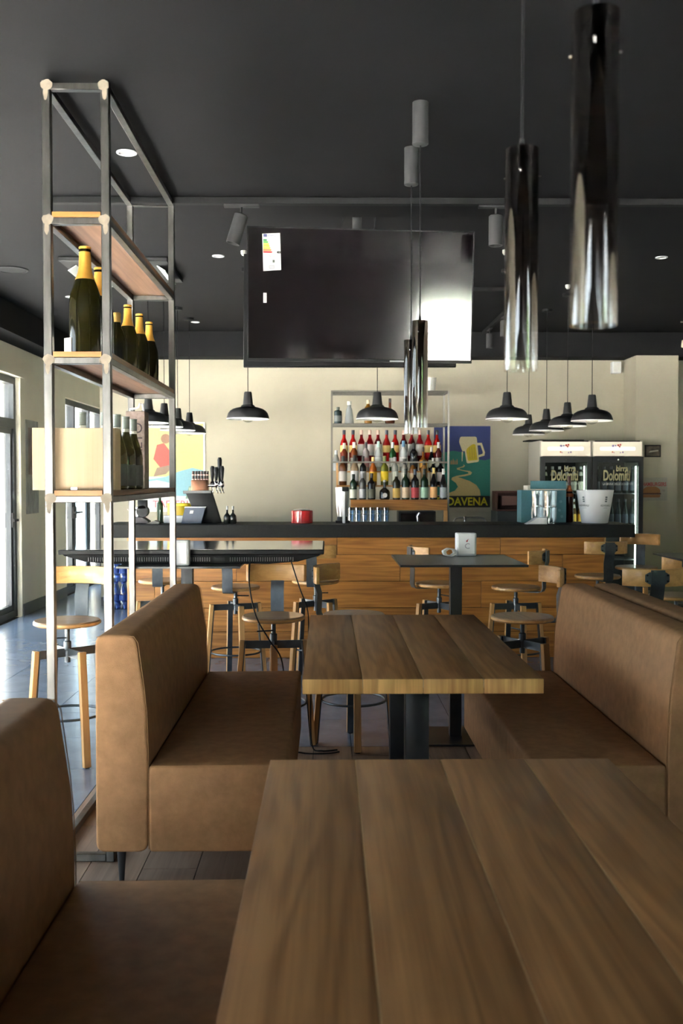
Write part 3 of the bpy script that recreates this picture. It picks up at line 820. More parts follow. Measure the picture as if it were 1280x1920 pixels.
spot('small track spotlight over the bar, the farther one beside the television', (1.72, 10.6, ZU - 0.034), 0, PI / 2)
def downlight(label, x, y, z, R=0.045):
    t = thing('ceiling_downlight', label, 'downlight', (x, y, z), group='round recessed downlights')
    MB().lathe([(R, -0.001), (R, -0.006), (R * 0.78, -0.008), (R * 0.74, -0.002), (R * 0.74, -0.0005)], 28, cap=False).build('trim_ring', M_WHITE, t)
    MB().lathe([(0, -0.0015), (R * 0.74, -0.0015), (R * 0.74, -0.0008), (0, -0.0008)], 28).build('lens', pmat((0.5, 0.5, 0.48)), t)
downlight('round downlight above the steel shelf unit', -0.885, 4.45, ZC)
downlight('round downlight left of the television', -0.80, 7.36, ZU)
downlight('round downlight at the far right of the raised ceiling', 2.46, 7.36, ZU)
downlight('small far downlight beside the left pendant cords', -1.37, 10.4, ZU)
downlight('small downlight seen between the shelf posts above the gold foil', -2.3, 9.0, ZU)
sp = thing('ceiling_speaker', 'round dark speaker grille in the ceiling at the left edge', 'speaker', (-2.46, 7.85, ZU))
MB().lathe([(0.125, -0.0005), (0.125, -0.008), (0.112, -0.011), (0.11, -0.007)], 32, cap=False).build('ring', M_SPOT, sp)
MB().lathe([(0, -0.0065), (0.11, -0.0065), (0.11, -0.0045), (0, -0.0045)], 32).build('grille', M_BLACKM, sp)
ac = thing('air_conditioning_cassette', 'dark ceiling air conditioner with open white flaps behind the shelf', 'air conditioner', (-1.58, 7.80, ZU - 0.002))
MB().box(-0.40, 0.40, -0.40, 0.40, -0.03, 0).build('panel', M_SPOT, ac, 0.004, 1)
MB().box(-0.25, 0.25, -0.25, 0.25, -0.036, -0.03).build('intake_grille', M_BLACKM, ac, 0.002, 1)
M_FLAP = plain('flap_pale', (0.62, 0.66, 0.63), 0.4)
for k in range(4):
    a = k * PI / 2
    f = MB().box(-0.26, 0.26, 0, 0.075, -0.004, 0.004).build('air_flap', M_FLAP, ac, 0.0015, 1)
    f.matrix_local = Matrix.Rotation(a, 4, 'Z') @ Matrix.Translation((0, 0.30, -0.032)) @ Matrix.Rotation(math.radians(-32), 4, 'X')
for k, (lab, x, y, z) in enumerate((('tiny white ceiling sensor at the left edge of the television', -0.60, 7.2, ZU), ('tiny white ceiling sensor behind the second glass tube', 1.27, 7.15, ZU), ('tiny white ceiling sensor behind the nearest glass tube', 2.02, 8.4, ZU))):
    t = thing('ceiling_sensor', lab, 'sensor', (x, y, z))
    MB().lathe([(0.022, -0.0005), (0.022, -0.02), (0.012, -0.035), (0.0, -0.038)], 16).build('housing', pmat((0.5, 0.5, 0.46)), t)
hl = thing('hanging_lamp', 'small frosted glass lamp hanging from the ceiling at the right edge', 'lamp', (3.72, 10.3, ZU))
MB().box(-0.07, 0.07, -0.01, 0.01, -0.012, 0).build('ceiling_bar', pmat((0.45, 0.4, 0.32)), hl)
MB().tube([(0, 0, -0.012), (0.012, 0, -0.06), (-0.008, 0, -0.11), (0, 0, -0.16)], 0.006, 8).build('stem', pmat((0.35, 0.3, 0.25)), hl)
MB().lathe([(0.02, -0.16), (0.03, -0.18), (0.055, -0.195), (0.062, -0.26), (0.05, -0.268), (0.0, -0.275)], 20).build('lamp_shade', pmat((0.62, 0.58, 0.45)), hl)

# black dome pendants over the bar
def dome(label, x, y, zb=1.893):
    t = thing('dome_pendant_lamp', label, 'pendant lamp', (x, y, zb), group='black enamel dome pendants over the bar')
    if 'dome' not in BCACHE:
        o = [(0.166, 0.0), (0.164, 0.018), (0.154, 0.046), (0.140, 0.064), (0.117, 0.079), (0.086, 0.089), (0.058, 0.095), (0.054, 0.103), (0.040, 0.113), (0.030, 0.205), (0.026, 0.212), (0.0, 0.213)]
        i = [(0.162, 0.0), (0.159, 0.016), (0.146, 0.042), (0.121, 0.064), (0.082, 0.081), (0.0, 0.090)]
        BCACHE['dome'] = (MB().lathe(o, 36, cap=False).mesh('lamp_shade', M_ENAMEL), MB().lathe(i, 36, cap=False).mesh('shade_lining', M_ENAMELW),
                          MB().lathe([(0.0, -0.028), (0.028, -0.022), (0.048, -0.004), (0.052, 0.02), (0.042, 0.05), (0.02, 0.078), (0.014, 0.09)], 24).mesh('bulb', thin_glass('bulb_glass', (0.93, 0.92, 0.86), extra=0.14)),
                          MB().lathe([(0.166, -0.001), (0.168, 0.002), (0.166, 0.005), (0.160, 0.002), (0.166, -0.001)], 36, cap=False).mesh('rim', M_ENAMELW))
    S = BCACHE['dome']
    sh = put('lamp_shade', S[0], t); put('shade_lining', S[1], sh); put('bulb', S[2], t); put('rim', S[3], sh)
    zt = ZU - zb
    MB().tube([(0, 0, 0.205), (0, 0, zt - 0.012)], 0.0032, 6).build('cord', M_BLACK, t)
    MB().lathe([(0.05, zt - 0.025), (0.05, zt)], 20).build('ceiling_canopy', M_BLACKM, t)
dome('black dome pendant left of the television, alone over the bar', -0.621, 7.8)
dome('black dome pendant hanging in front of the bottle rack', 0.388, 7.8)
dome('black dome pendant in front of the beer mug poster', 1.404, 7.8)
for k, y in enumerate((8.33, 8.95, 9.55, 10.15)):
    dome('black dome pendant of the left side row, %s from the camera' % ('nearest', 'second', 'third', 'farthest')[k], -1.49 + 0.03 * k, y)
for k, y in enumerate((8.02, 8.8, 9.6, 10.4)):
    dome('black dome pendant of the right side row, %s from the camera' % ('nearest', 'second', 'third', 'farthest')[k], 2.13 - 0.01 * k, y)

# ================================================================== BAR COUNTER
bc = thing('bar_counter', 'long bar counter with horizontal oak boards and a thick dark slab top', 'bar counter', (0.32, 7.95, 0))
BX0, BX1 = -1.575 - 0.32, 2.205 - 0.32
MB().box(BX0 + 0.002, BX1 - 0.002, -0.018, 0.27, 0, 0.974).build('carcass', M_BLACKM, bc, smooth=False)
rows = [0.0, 0.21, 0.40, 0.612, 0.825, 0.974]
offs = [0.55, 1.05, 0.2, 0.85, 0.35]
for k in range(5):
    x = BX0; cuts = [BX0]; c = BX0 + offs[k]
    while c < BX1 - 0.15: cuts.append(c); c += 1.3
    cuts.append(BX1)
    for a, b in zip(cuts, cuts[1:]):
        MB().box(-(b - a) / 2 + 0.0015, (b - a) / 2 - 0.0015, -0.014, 0.006, 0.0015, rows[k + 1] - rows[k] - 0.0015).build('board', M_OAK_X, bc, 0.0015, 1, loc=((a + b) / 2, -0.026, rows[k]))
for s, x in ((-1, BX0), (1, BX1)):
    MB().box(min(x, x + s * 0.016), max(x, x + s * 0.016), -0.04, 0.27, 0, 0.974).build('end_board', M_OAK_Z, bc, 0.002, 1)
MB().box(-1.735 - 0.32, 2.374 - 0.32, -0.30, 0.30, 0.975, 1.074).build('slab_top', M_SLAB, bc, 0.003, 1)
ZK = 1.074

# ================================================================== STANDING TABLES
def stand_table(label, x0, x1, y0, y1, z=0.98):
    t = thing('standing_table', label, 'table', ((x0 + x1) / 2, (y0 + y1) / 2, 0), group='black standing tables')
    w, l = (x1 - x0) / 2, (y1 - y0) / 2
    MB().box(-w, w, -l, l, z - 0.012, z).build('table_top', M_HPL, t, 0.0015, 1)
    MB().box(-0.0315, 0.0315, -0.0315, 0.0315, 0.01, z - 0.018).build('column', M_BLACKSTEEL, t, 0.002, 1)
    MB().box(-0.15, 0.15, -0.15, 0.15, z - 0.018, z - 0.012).build('top_plate', M_BLACKSTEEL, t)
    MB().box(-0.2, 0.2, -0.2, 0.2, 0, 0.01).build('base_plate', M_BLACKSTEEL, t, 0.002, 1)
    return t
stand_table('black standing table with a white napkin holder and paper ring', 0.372, 1.03, 5.08, 5.80)
stand_table('black standing table under the television lying flat', -1.11, -0.46, 5.225, 5.93, 0.962)
stand_table('black standing table cut off at the right edge', 1.95, 2.62, 5.22, 5.94)

# television lying on its back
ft = thing('television', 'black television lying flat, screen up, on a standing table', 'television', (-0.735, 5.775, 0.9625))
FW, FL = 0.715, 0.41
MB().box(-FW, FW, -FL, FL, 0.052, 0.076).build('screen_frame', M_BLACK, ft, 0.003, 1)
MB().box(-FW + 0.008, FW - 0.008, -FL + 0.016, FL - 0.008, 0.076, 0.0772).build('screen', M_SCREEN, ft, smooth=False)
prof = [(-FW + 0.02, 0.052), (-FW + 0.03, 0.044), (-FW + 0.14, 0.012), (-FW + 0.30, 0.0), (FW - 0.30, 0.0), (FW - 0.14, 0.012), (FW - 0.03, 0.044), (FW - 0.02, 0.052)]
MB().prism(prof, 'Y', -FL + 0.012, FL - 0.05).build('rear_shell', M_BLACKM, ft, 0.003, 1)
vt = MB()
x = -FW + 0.16
while x < FW - 0.16:
    if not (0.10 < x < 0.20): vt.box(x, x + 0.005, -FL + 0.006, -FL + 0.014, 0.014, 0.036)
    x += 0.0125
vt.build('vent_ribs', pmat((0.10, 0.10, 0.10)), ft, smooth=False, kind='stuff')
MB().box(0.12, 0.18, -FL + 0.008, -FL + 0.013, 0.016, 0.034).build('socket_recess', M_BLACK, ft, smooth=False)
MB().box(-0.13, -0.07, -FL + 0.008, -FL + 0.013, 0.016, 0.034).build('socket_recess', M_BLACK, ft, smooth=False)
# cables from the flat television to the floor
def cable(label, pts):
    v = [Vector(p) for p in pts]; out = []
    for i in range(len(v) - 1):
        p0 = v[max(i - 1, 0)]; p1 = v[i]; p2 = v[i + 1]; p3 = v[min(i + 2, len(v) - 1)]
        for k in range(8):
            t = k / 8
            out.append(0.5 * ((2 * p1) + (-p0 + p2) * t + (2 * p0 - 5 * p1 + 4 * p2 - p3) * t * t + (-p0 + 3 * p1 - 3 * p2 + p3) * t ** 3))
    out.append(v[-1])
    tag(MB().tube(out, 0.0038, 6).build('power_cable', M_BLACK), label, 'cable')
cable('black cable hanging from the flat television in front of a stool seat', [(-0.42, 5.375, 0.975), (-0.405, 5.15, 0.87), (-0.365, 5.07, 0.72), (-0.295, 5.045, 0.60), (-0.235, 5.05, 0.50), (-0.215, 5.07, 0.3), (-0.2, 5.1, 0.05), (-0.13, 5.11, 0.005), (0.0, 5.10, 0.005), (0.06, 5.13, 0.005)])
cable('black cable hanging from the flat television nearer the oak table', [(-0.20, 5.375, 0.985), (-0.15, 5.26, 0.85), (-0.105, 5.25, 0.72), (-0.10, 5.24, 0.55), (-0.085, 5.2, 0.42), (-0.09, 5.2, 0.2), (-0.08, 5.18, 0.02), (-0.03, 5.15, 0.0045), (0.05, 5.17, 0.0045)])

# napkin holders
def napkin(label, x, y, z, w=0.104, d=0.07, h=0.128, rz=0.0, logo=True):
    t = thing('napkin_holder', label, 'napkin holder', (x, y, z), rz, 'white napkin holders')
    MB().prism(rnd([(-w / 2, -d / 2), (w / 2, -d / 2), (w / 2, d / 2), (-w / 2, d / 2)], 0.016, 4), 'Z', 0, h).build('holder_body', M_WHITE, t, 0.006, 2)
    pl = MB().prism(rnd([(-w / 2 + 0.012, 0.012), (w / 2 - 0.012, 0.012), (w / 2 - 0.012, h - 0.012), (-w / 2 + 0.012, h - 0.012)], 0.006), 'Y', -d / 2 - 0.002, -d / 2 + 0.0005).build('face_plate', plain('white_card', (0.72, 0.72, 0.76), 0.4), t, 0.0008, 1)
    if logo:
        text('C', 0.044, pmat((0.30, 0.28, 0.36)), pl, (0.004, -d / 2 - 0.0026, 0.056), UPRIGHT, 'lettering', 0.0005)
        MB().prism([(0.0, 0.080), (0.006, 0.083), (0.007, 0.090), (0.012, 0.099), (0.002, 0.092), (-0.004, 0.086)], 'Y', -d / 2 - 0.0032, -d / 2 - 0.0019).build('flame_mark', pmat((0.40, 0.04, 0.05)), pl, smooth=False)
napkin('white napkin holder with a small red flame and letter on the right standing table', 0.795, 5.72, 0.9805, 0.118, 0.075, 0.132)
napkin('white napkin holder standing in front of the flat television', -0.785, 5.297, 0.9625, 0.104, 0.07, 0.134, 0.0, False)
pr_ = MB(); n = 6
o6 = [(0.045 * math.cos(PI * (i + 0.5) / 3 + 0.25), 0.026 * math.sin(PI * (i + 0.5) / 3 + 0.25) + 0.0265) for i in range(6)]
o6 = rnd(o6, 0.008, 3); c6 = (0, 0.0265)
i6 = [((p[0]) * 0.58, c6[1] + (p[1] - c6[1]) * 0.68) for p in o6]
nn = len(o6)
vs = [(u, -0.02, v) for u, v in o6] + [(u, -0.02, v) for u, v in i6] + [(u, 0.02, v) for u, v in o6] + [(u, 0.02, v) for u, v in i6]
fs = []
for i in range(nn):
    j = (i + 1) % nn
    fs += [(i, j, nn + j, nn + i), (2 * nn + i, 3 * nn + i, 3 * nn + j, 2 * nn + j), (i, 2 * nn + i, 2 * nn + j, j), (nn + i, nn + j, 3 * nn + j, 3 * nn + i)]
zmin = min(v[2] for v in vs)
tag(MB().add([(a, b, c - zmin) for a, b, c in vs], fs).build('paper_ring', M_PAPER, None, loc=(0.694, 5.66, 0.9805), rot=(0, 0, 0.15)), 'white folded paper ring beside the napkin holder', 'paper ring')

# ================================================================== STOOLS
def make_stool(label, x, y, back, seat_z=0.705, leg_rot=0.4):
    """local frame: the backrest stands on the +Y side"""
    t = thing('bar_stool', label, 'stool', (x, y, 0), math.atan2(-back[0], back[1]), 'wooden bar stools with steel frames')
    k = ('stool',)
    if k not in BCACHE:
        R = 0.166
        seat = MB().lathe([(0.0, -0.026), (R - 0.012, -0.026), (R, -0.018), (R, -0.006), (R - 0.006, 0.0), (0.0, 0.0)], 40).mesh('seat', M_SEATWOOD)
        edge = MB().lathe([(R - 0.010, -0.0255), (R + 0.0006, -0.018), (R + 0.0006, -0.007)], 40, cap=False).mesh('seat_edge', M_STOOLWOOD)
        st = MB(); w = 0.036
        pts = [(-0.03 + 0.0, -0.0315), (0.17, -0.0315), (0.19, -0.026), (0.2, -0.005), (0.197, 0.10), (0.213, 0.15), (0.2225, 0.18), (0.2225, 0.252)]
        n = len(pts); th = 0.005; vs = []
        for i, (yy, zz) in enumerate(pts):
            d = Vector(pts[min(i + 1, n - 1)]) - Vector(pts[max(i - 1, 0)]); d.normalize(); nm = Vector((d.y, -d.x)) * th
            for sx in (-w, w):
                vs.append((sx, yy, zz)); vs.append((sx, yy + nm.x, zz + nm.y))
        fs = []
        for i in range(n - 1):
            a = i * 4; b = a + 4
            fs += [(a, a + 2, b + 2, b), (a + 1, b + 1, b + 3, a + 3), (a, b, b + 1, a + 1), (a + 2, a + 3, b + 3, b + 2)]
        fs += [(0, 1, 3, 2), (4 * n - 4, 4 * n - 2, 4 * n - 1, 4 * n - 3)]
        st.add(vs, fs)
        strap = st.mesh('back_strap', M_IRON)
        # curved wooden backrest
        bk = MB(); vs = []; fs = []; q = 14; RR = 0.24; cyb = 0.215 - RR; th = 0.02
        def bend(f, zz, depth): 
            a = f * 0.76
            return ((RR - depth) * math.sin(a), cyb + (RR - depth) * math.cos(a), zz)
        for i in range(q + 1):
            f = -1 + 2 * i / q
            for d, zz in ((0, 0.165), (0, 0.255), (th, 0.255), (th, 0.165)): vs.append(bend(f, zz, d))
        for i in range(q):
            a = i * 4; b = a + 4
            for k2 in range(4): fs.append((a + k2, a + (k2 + 1) % 4, b + (k2 + 1) % 4, b + k2))
        fs += [(3, 2, 1, 0), (4 * q, 4 * q + 1, 4 * q + 2, 4 * q + 3)]
        back_me = bk.add(vs, fs).mesh('backrest', M_STOOLWOOD, 0.004, 2)
        br = MB(); vs = []; fs = []; q = 6
        for i in range(q + 1):
            f = (-1 + 2 * i / q) * 0.34; hh = 0.031 if abs(i - q / 2) < q / 2 - 0.1 else 0.018
            for d, zz in ((-0.001, 0.21 - hh), (-0.001, 0.21 + hh), (-0.006, 0.21 + hh), (-0.006, 0.21 - hh)): vs.append(bend(f, zz, d))
        for i in range(q):
            a = i * 4; b = a + 4
            for k2 in range(4): fs.append((a + k2, a + (k2 + 1) % 4, b + (k2 + 1) % 4, b + k2))
        fs += [(3, 2, 1, 0), (4 * q, 4 * q + 1, 4 * q + 2, 4 * q + 3)]
        brk = br.add(vs, fs).mesh('back_bracket', M_IRON)
        bolts = []
        for f in (-0.28, 0.28):
            for zz in (0.195, 0.225):
                p = bend(f, zz, -0.006); a = f * 0.76
                bolts.append(MB().tube([p, (p[0] + 0.004 * math.sin(a), p[1] + 0.004 * math.cos(a), p[2])], 0.005, 8).mesh('bolt', M_BLACK))
        BCACHE[k] = (seat, edge, strap, back_me, brk, bolts)
    seat, edge, strap, back_me, brk, bolts = BCACHE[k]
    s = put('seat', seat, t, (0, 0, seat_z)); put('seat_edge', edge, s)
    put('back_strap', strap, t, (0, 0, seat_z))
    b = put('backrest', back_me, t, (0, 0, seat_z)); bb = put('back_bracket', brk, b)
    for bo in bolts: put('bolt', bo, b)
    # screw column
    zf = 0.545
    MB().lathe([(0.014, zf - 0.05), (0.014, zf + 0.01), (0.019, zf + 0.015), (0.019, zf + 0.055), (0.012, zf + 0.06), (0.0125, seat_z - 0.027)], 16).build('screw_column', M_IRON, t)
    MB().tube([(0.0, -0.01, zf + 0.075), (-0.085, -0.035, zf + 0.073)], 0.004, 8).build('height_lever', M_BLACKSTEEL, t)
    # frame and legs
    kk = ('stoolbase', leg_rot)
    if kk not in BCACHE:
        arms = []; legs = []; irons = []; feet = []
        for i in range(4):
            a = leg_rot + i * PI / 2; d = Vector((math.cos(a), math.sin(a), 0)); n = Vector((-math.sin(a), math.cos(a), 0))
            arms.append(MB().bar(d * 0.012 + Vector((0, 0, zf)), d * 0.148 + Vector((0, 0, zf)), 0.008, 0.042).mesh('frame_arm', M_IRON))
            irons.append(MB().bar(d * 0.150 + Vector((0, 0, zf + 0.021)), d * 0.196 + Vector((0, 0, 0.004)), 0.034, 0.006, d).mesh('leg_iron', M_IRON))
            legs.append(MB().bar(d * 0.166 + Vector((0, 0, zf + 0.022)), d * 0.212 + Vector((0, 0, 0.004)), 0.036, 0.025, d).mesh('leg', M_OAK_Z, 0.002, 1))
            feet.append(MB().bar(d * 0.208 + Vector((0, 0, 0.0042)), d * 0.208, 0.022, 0.02, d).mesh('foot_cap', M_BLACK))
        ring = MB().tube([(0.172 * math.cos(2 * PI * i / 40), 0.172 * math.sin(2 * PI * i / 40), 0.235) for i in range(40)], 0.0065, 8, True).mesh('foot_ring', M_IRON)
        BCACHE[kk] = (arms, irons, legs, feet, ring)
    arms, irons, legs, feet, ring = BCACHE[kk]
    for i in range(4):
        put('frame_arm', arms[i], t); L = put('leg', legs[i], t); put('leg_iron', irons[i], L); put('foot_cap', feet[i], L)
    put('foot_ring', ring, t)
    return t
make_stool('bar stool behind the steel shelf post, in the bright light of the doors', -1.315, 5.03, (0.12, 1), 0.71, 0.80)
make_stool('bar stool behind the left bench, television cables hanging in front of it', -0.287, 5.262, (0.05, 1), 0.70, 0.12)
make_stool('bar stool at the bar, its seat showing left of the cables', -0.635, 6.85, (-0.18, -1), 0.69, 0.5)
make_stool('bar stool at the bar, leftmost, above the leather backrest', -1.17, 7.05, (0.0, -1), 0.715, 0.3)
make_stool('bar stool at the bar, right of the flat television end', -0.085, 7.02, (-0.12, -1), 0.715, 0.75)
make_stool('bar stool turned sideways behind the oak table, its round seat hidden', 0.140, 5.33, (-0.93, 0.37), 0.70, 0.45)
make_stool('bar stool facing left beside the right leather bench', 1.035, 5.262, (0.97, 0.1), 0.695, 0.45)
make_stool('bar stool behind the black standing table, backrest on its left', 0.775, 6.90, (-0.95, -0.3), 0.705, 0.2)
make_stool('bar stool at the bar right of the napkin holder, backrest on its right', 1.30, 6.85, (0.85, -0.5), 0.685, 0.65)
make_stool('bar stool at the bar end, backrest turned to the camera', 1.99, 7.30, (0.12, -1), 0.72, 0.4)
make_stool('bar stool beyond the bar end, its seat lit by the fridge', 2.50, 8.02, (0.45, 0.89), 0.72, 0.6)
make_stool('bar stool at the right edge with two bolts showing, nearest behind the bench', 1.70, 5.30, (-0.02, -1), 0.70, 0.5)
make_stool('bar stool at the right edge, half under the cut off standing table', 2.185, 6.20, (0.1, -1), 0.70, 0.5)

# ================================================================== BACK BAR
bk = thing('back_counter', 'dark steel work counter along the back wall under the bottle rack', 'counter', (0.55, 10.8, 0))
MB().box(-1.9, 1.21, -0.52, 0.54, 0.0, 0.90).build('cabinet', M_BLACKM, bk, smooth=False)
MB().box(-1.92, 1.23, -0.55, 0.54, 0.90, 0.93).build('worktop', M_INOX, bk, 0.002, 1)
for k in range(5):
    d = MB().box(-1.88 + k * 0.615, -1.88 + k * 0.615 + 0.6, -0.54, -0.52, 0.10, 0.88).build('door', M_INOX, bk, 0.002, 1)
    MB().box(-1.88 + k * 0.615 + 0.2, -1.88 + k * 0.615 + 0.45, -0.555, -0.54, 0.82, 0.835).build('handle', M_CHROME, d)
ZW = 0.93
RX0, RX1, RY0, RY1 = 0.035, 1.247, 10.20, 10.62
rk = thing('bottle_rack', 'steel rack of bottles with stepped oak shelves on the back wall', 'rack', ((RX0 + RX1) / 2, (RY0 + RY1) / 2, ZW))
rx = (RX1 - RX0) / 2; ry = (RY1 - RY0) / 2
Z = lambda z: z - ZW
M_RACK = plain('rack_steel', (0.16, 0.15, 0.13), 0.45, metal=0.6)
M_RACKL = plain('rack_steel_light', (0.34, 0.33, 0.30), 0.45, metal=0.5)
b_ = 0.018
for sx in (-1, 1):
    for sy in (-1, 1):
        x = sx * (rx - b_ / 2); y = sy * (ry - b_ / 2)
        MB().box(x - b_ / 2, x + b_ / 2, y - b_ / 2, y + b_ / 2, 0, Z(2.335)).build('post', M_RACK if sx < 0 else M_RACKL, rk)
def rack_frame(z, t=0.016):
    for sy in (-1, 1):
        MB().box(-rx + b_, rx - b_, sy * (ry - b_ / 2) - t / 2, sy * (ry - b_ / 2) + t / 2, Z(z) - t, Z(z)).build('rail', M_RACK, rk)
    for sx in (-1, 1):
        MB().box(sx * (rx - b_ / 2) - t / 2, sx * (rx - b_ / 2) + t / 2, -ry + b_, ry - b_, Z(z) - t, Z(z)).build('rail', M_RACK, rk)
rack_frame(2.335); rack_frame(1.998); rack_frame(1.612)
for z in (2.335, 1.998):
    for k in range(3):
        y = -ry + 0.09 + k * 0.11
        MB().box(-rx + b_, rx - b_, y - 0.005, y + 0.005, Z(z) - 0.013, Z(z) - 0.003).build('rod', M_RACK, rk)
MB().box(-rx + 0.02, rx - 0.02, -ry + 0.02, ry - 0.02, Z(1.998), Z(2.002)).build('shelf_pane', M_CLEAR, rk, smooth=False)
MB().box(-rx + 0.02, rx - 0.02, 0.06, ry - 0.02, Z(1.600), Z(1.612)).build('step_board', M_OAK_X, rk)
MB().box(-rx + 0.06, rx - 0.02, -0.04, 0.055, Z(1.500), Z(1.515)).build('step_board', M_OAK_X, rk)
MB().box(-rx + 0.06, rx - 0.02, -0.135, -0.045, Z(1.352), Z(1.367)).build('step_board', M_OAK_X, rk)
MB().box(-rx + 0.20, rx - 0.02, -ry - 0.02, -0.14, Z(1.205), Z(1.220)).build('step_board', M_OAK_X, rk)
MB().box(-rx + 0.20, rx - 0.022, -ry - 0.035, -ry - 0.021, Z(1.112), Z(1.2205)).build('front_board', M_OAK_X, rk, 0.002, 1)
MB().box(rx - 0.060, rx - 0.020, -ry - 0.036, -ry - 0.004, 0, Z(1.111)).build('oak_post', M_OAK_Z, rk)
MB().box(-rx + 0.055, -rx + 0.075, -0.05, 0.0, Z(1.1), Z(1.60)).build('oak_post', M_OAK_Z, rk)
YC = (RY0 + RY1) / 2
def bx_(pxc): return RX0 + (pxc - 75) / (905 - 75) * (RX1 - RX0)     # along the rack
GR = 'bottles on the rack behind the bar'
RED = (0.62, 0.015, 0.012); DRED = (0.38, 0.008, 0.012)
reds = [170, 235, 296, 357, 416, 478, 540, 602, 660, 718, 780, 842]
for k, c in enumerate(reds):
    ape = k in (0, 1, 5, 6, 10, 11)
    bottle('aperitif_bottle', '%s bright red bottle from the left in the top row of the rack' % ORD[k], (bx_(c), YC + 0.13, 1.612), 0.041, 0.335, 'aperitif', RED if ape else DRED,
           (0.72, 0.50, 0.16) if ape else (0.55, 0.56, 0.52), (0.03, 0.04, 0.06) if ape else (0.62, 0.45, 0.36), (0.30, 0.52) if ape else (0.20, 0.56), 0.86, group='red aperitif bottles', tr=0.55)
CL = (0.80, 0.84, 0.84); AMB = (0.42, 0.13, 0.02); DK = (0.014, 0.012, 0.012); DG = (0.012, 0.03, 0.014); GRN = (0.03, 0.16, 0.04); YEL = (0.55, 0.42, 0.04)
row3 = [(112, .036, .215, 'beer', CL, None, (.6, .65, .66), 'small clear bottle', .6), (170, .034, .29, 'spirit', (.30, .05, .02), (.12, .03, .02), (.75, .7, .6), 'brown red bottle with white neck', .3),
        (240, .038, .30, 'spirit', (.34, .08, .02), (.30, .26, .22), (.72, .70, .66), 'amber bottle with a grey label', .4), (325, .036, .30, 'spirit', (.5, .42, .42), (.45, .22, .22), (.1, .1, .1), 'clear bottle with a reddish print', .5),
        (415, .040, .31, 'aperitif', CL, (.72, .76, .74), (.45, .62, .58), 'pale vermouth bottle with a white label', .5), (517, .036, .30, 'bordeaux', GRN, (.42, .48, .44), (.75, .78, .75), 'green bottle with a pale cap', .3),
        (594, .040, .315, 'spirit', CL, (.80, .80, .78), (.08, .2, .32), 'white labelled bottle with a blue cap', .5), (668, .042, .29, 'spirit', DK, (.05, .05, .055), (.03, .03, .03), 'black bottle with a grey crest', 0.0),
        (735, .042, .25, 'squat', AMB, (.62, .30, .05), (.05, .03, .02), 'round amber brandy bottle', .4), (795, .034, .25, 'burgundy', DK, (.35, .32, .22), (.5, .5, .48), 'slim dark bottle with a silver neck', 0.0),
        (845, .036, .30, 'bordeaux', (.12, .02, .02), (.6, .55, .48), (.7, .7, .68), 'wine red bottle with a cream label', .3)]
for c, r, h, sh, g, l, cp, nm, tr in row3:
    bottle('liqueur_bottle', nm + ' in the second row of the rack', (bx_(c), YC + 0.008, 1.515), r, h, sh, g, l, cp, (0.14, 0.46), 0.80, group=GR, tr=tr)
row2 = [(160, .040, .30, 'spirit', (.16, .05, .015), (.62, .56, .50), (.03, .03, .03), 'dark whisky bottle with a pale label', .3), (243, .042, .31, 'aperitif', (.5, .36, .22), (.62, .60, .60), (.02, .02, .02), 'pale rum bottle with a white label', .4),
        (302, .034, .30, 'bordeaux', DK, (.45, .45, .45), (.03, .03, .03), 'black bottle with a silver label', 0.0), (373, .040, .29, 'aperitif', (.45, .12, .02), (.80, .45, .02), (.70, .52, .2), 'orange liqueur bottle with a yellow label', .3),
        (455, .040, .30, 'bordeaux', (.22, .22, .03), (.82, .58, .02), (.25, .3, .1), 'olive bottle with a bright yellow label', .3), (528, .036, .29, 'spirit', (.55, .56, .50), (.40, .40, .30), (.5, .5, .48), 'clear bottle with a faint label', .5),
        (596, .036, .27, 'spirit', (.7, .68, .6), (.6, .58, .5), (.05, .05, .05), 'pale bottle behind the green labelled ones', .5), (655, .036, .26, 'spirit', (.4, .16, .04), (.5, .35, .2), (.04, .04, .05), 'amber bottle behind the red label', .3),
        (735, .036, .26, 'spirit', (.4, .2, .06), (.2, .1, .04), (.05, .05, .04), 'amber bottle behind the mint label', .3), (800, .034, .28, 'bordeaux', DK, (.5, .4, .25), (.7, .68, .6), 'dark bottle behind the orange diamond', 0.0),
        (852, .036, .28, 'bordeaux', DK, (.45, .40, .36), (.04, .04, .04), 'dark bottle at the right end', 0.0)]
for c, r, h, sh, g, l, cp, nm, tr in row2:
    bottle('liqueur_bottle', nm + ' in the third row of the rack', (bx_(c), YC - 0.09, 1.367), r, h, sh, g, l, cp, (0.14, 0.48), 0.80, group=GR, tr=tr)
row1 = [(232, .037, .26, 'spirit', DG, (.66, .68, .56), (.02, .03, .02), 'dark green bottle with a cream strip', 0.0), (297, .036, .27, 'spirit', (.10, .09, .09), (.45, .45, .46), (.3, .3, .3), 'gunmetal bottle with a silver label', .2),
        (360, .040, .27, 'bordeaux', DK, (.13, .13, .09), (.05, .04, .04), 'black bottle with an olive label', 0.0), (535, .039, .29, 'bordeaux', (.03, .025, .012), (.62, .40, .10), (.36, .36, .3), 'dark bottle with a gold label', 0.0),
        (600, .040, .315, 'bordeaux', DG, (.72, .56, .38), (.02, .03, .025), 'green bitter bottle with a cream label', 0.0), (666, .040, .31, 'bordeaux', DK, (.52, .06, .07), (.06, .08, .12), 'dark bottle with a red label', 0.0),
        (732, .040, .315, 'bordeaux', DG, (.38, .62, .46), (.02, .03, .025), 'green bottle with a mint label', 0.0), (797, .037, .325, 'burgundy', DK, (.82, .45, .18), (.72, .52, .16), 'black bottle with an orange diamond label', 0.0),
        (865, .037, .315, 'burgundy', DK, (.40, .44, .46), (.7, .7, .7), 'black bottle with a silver patterned label', 0.0)]
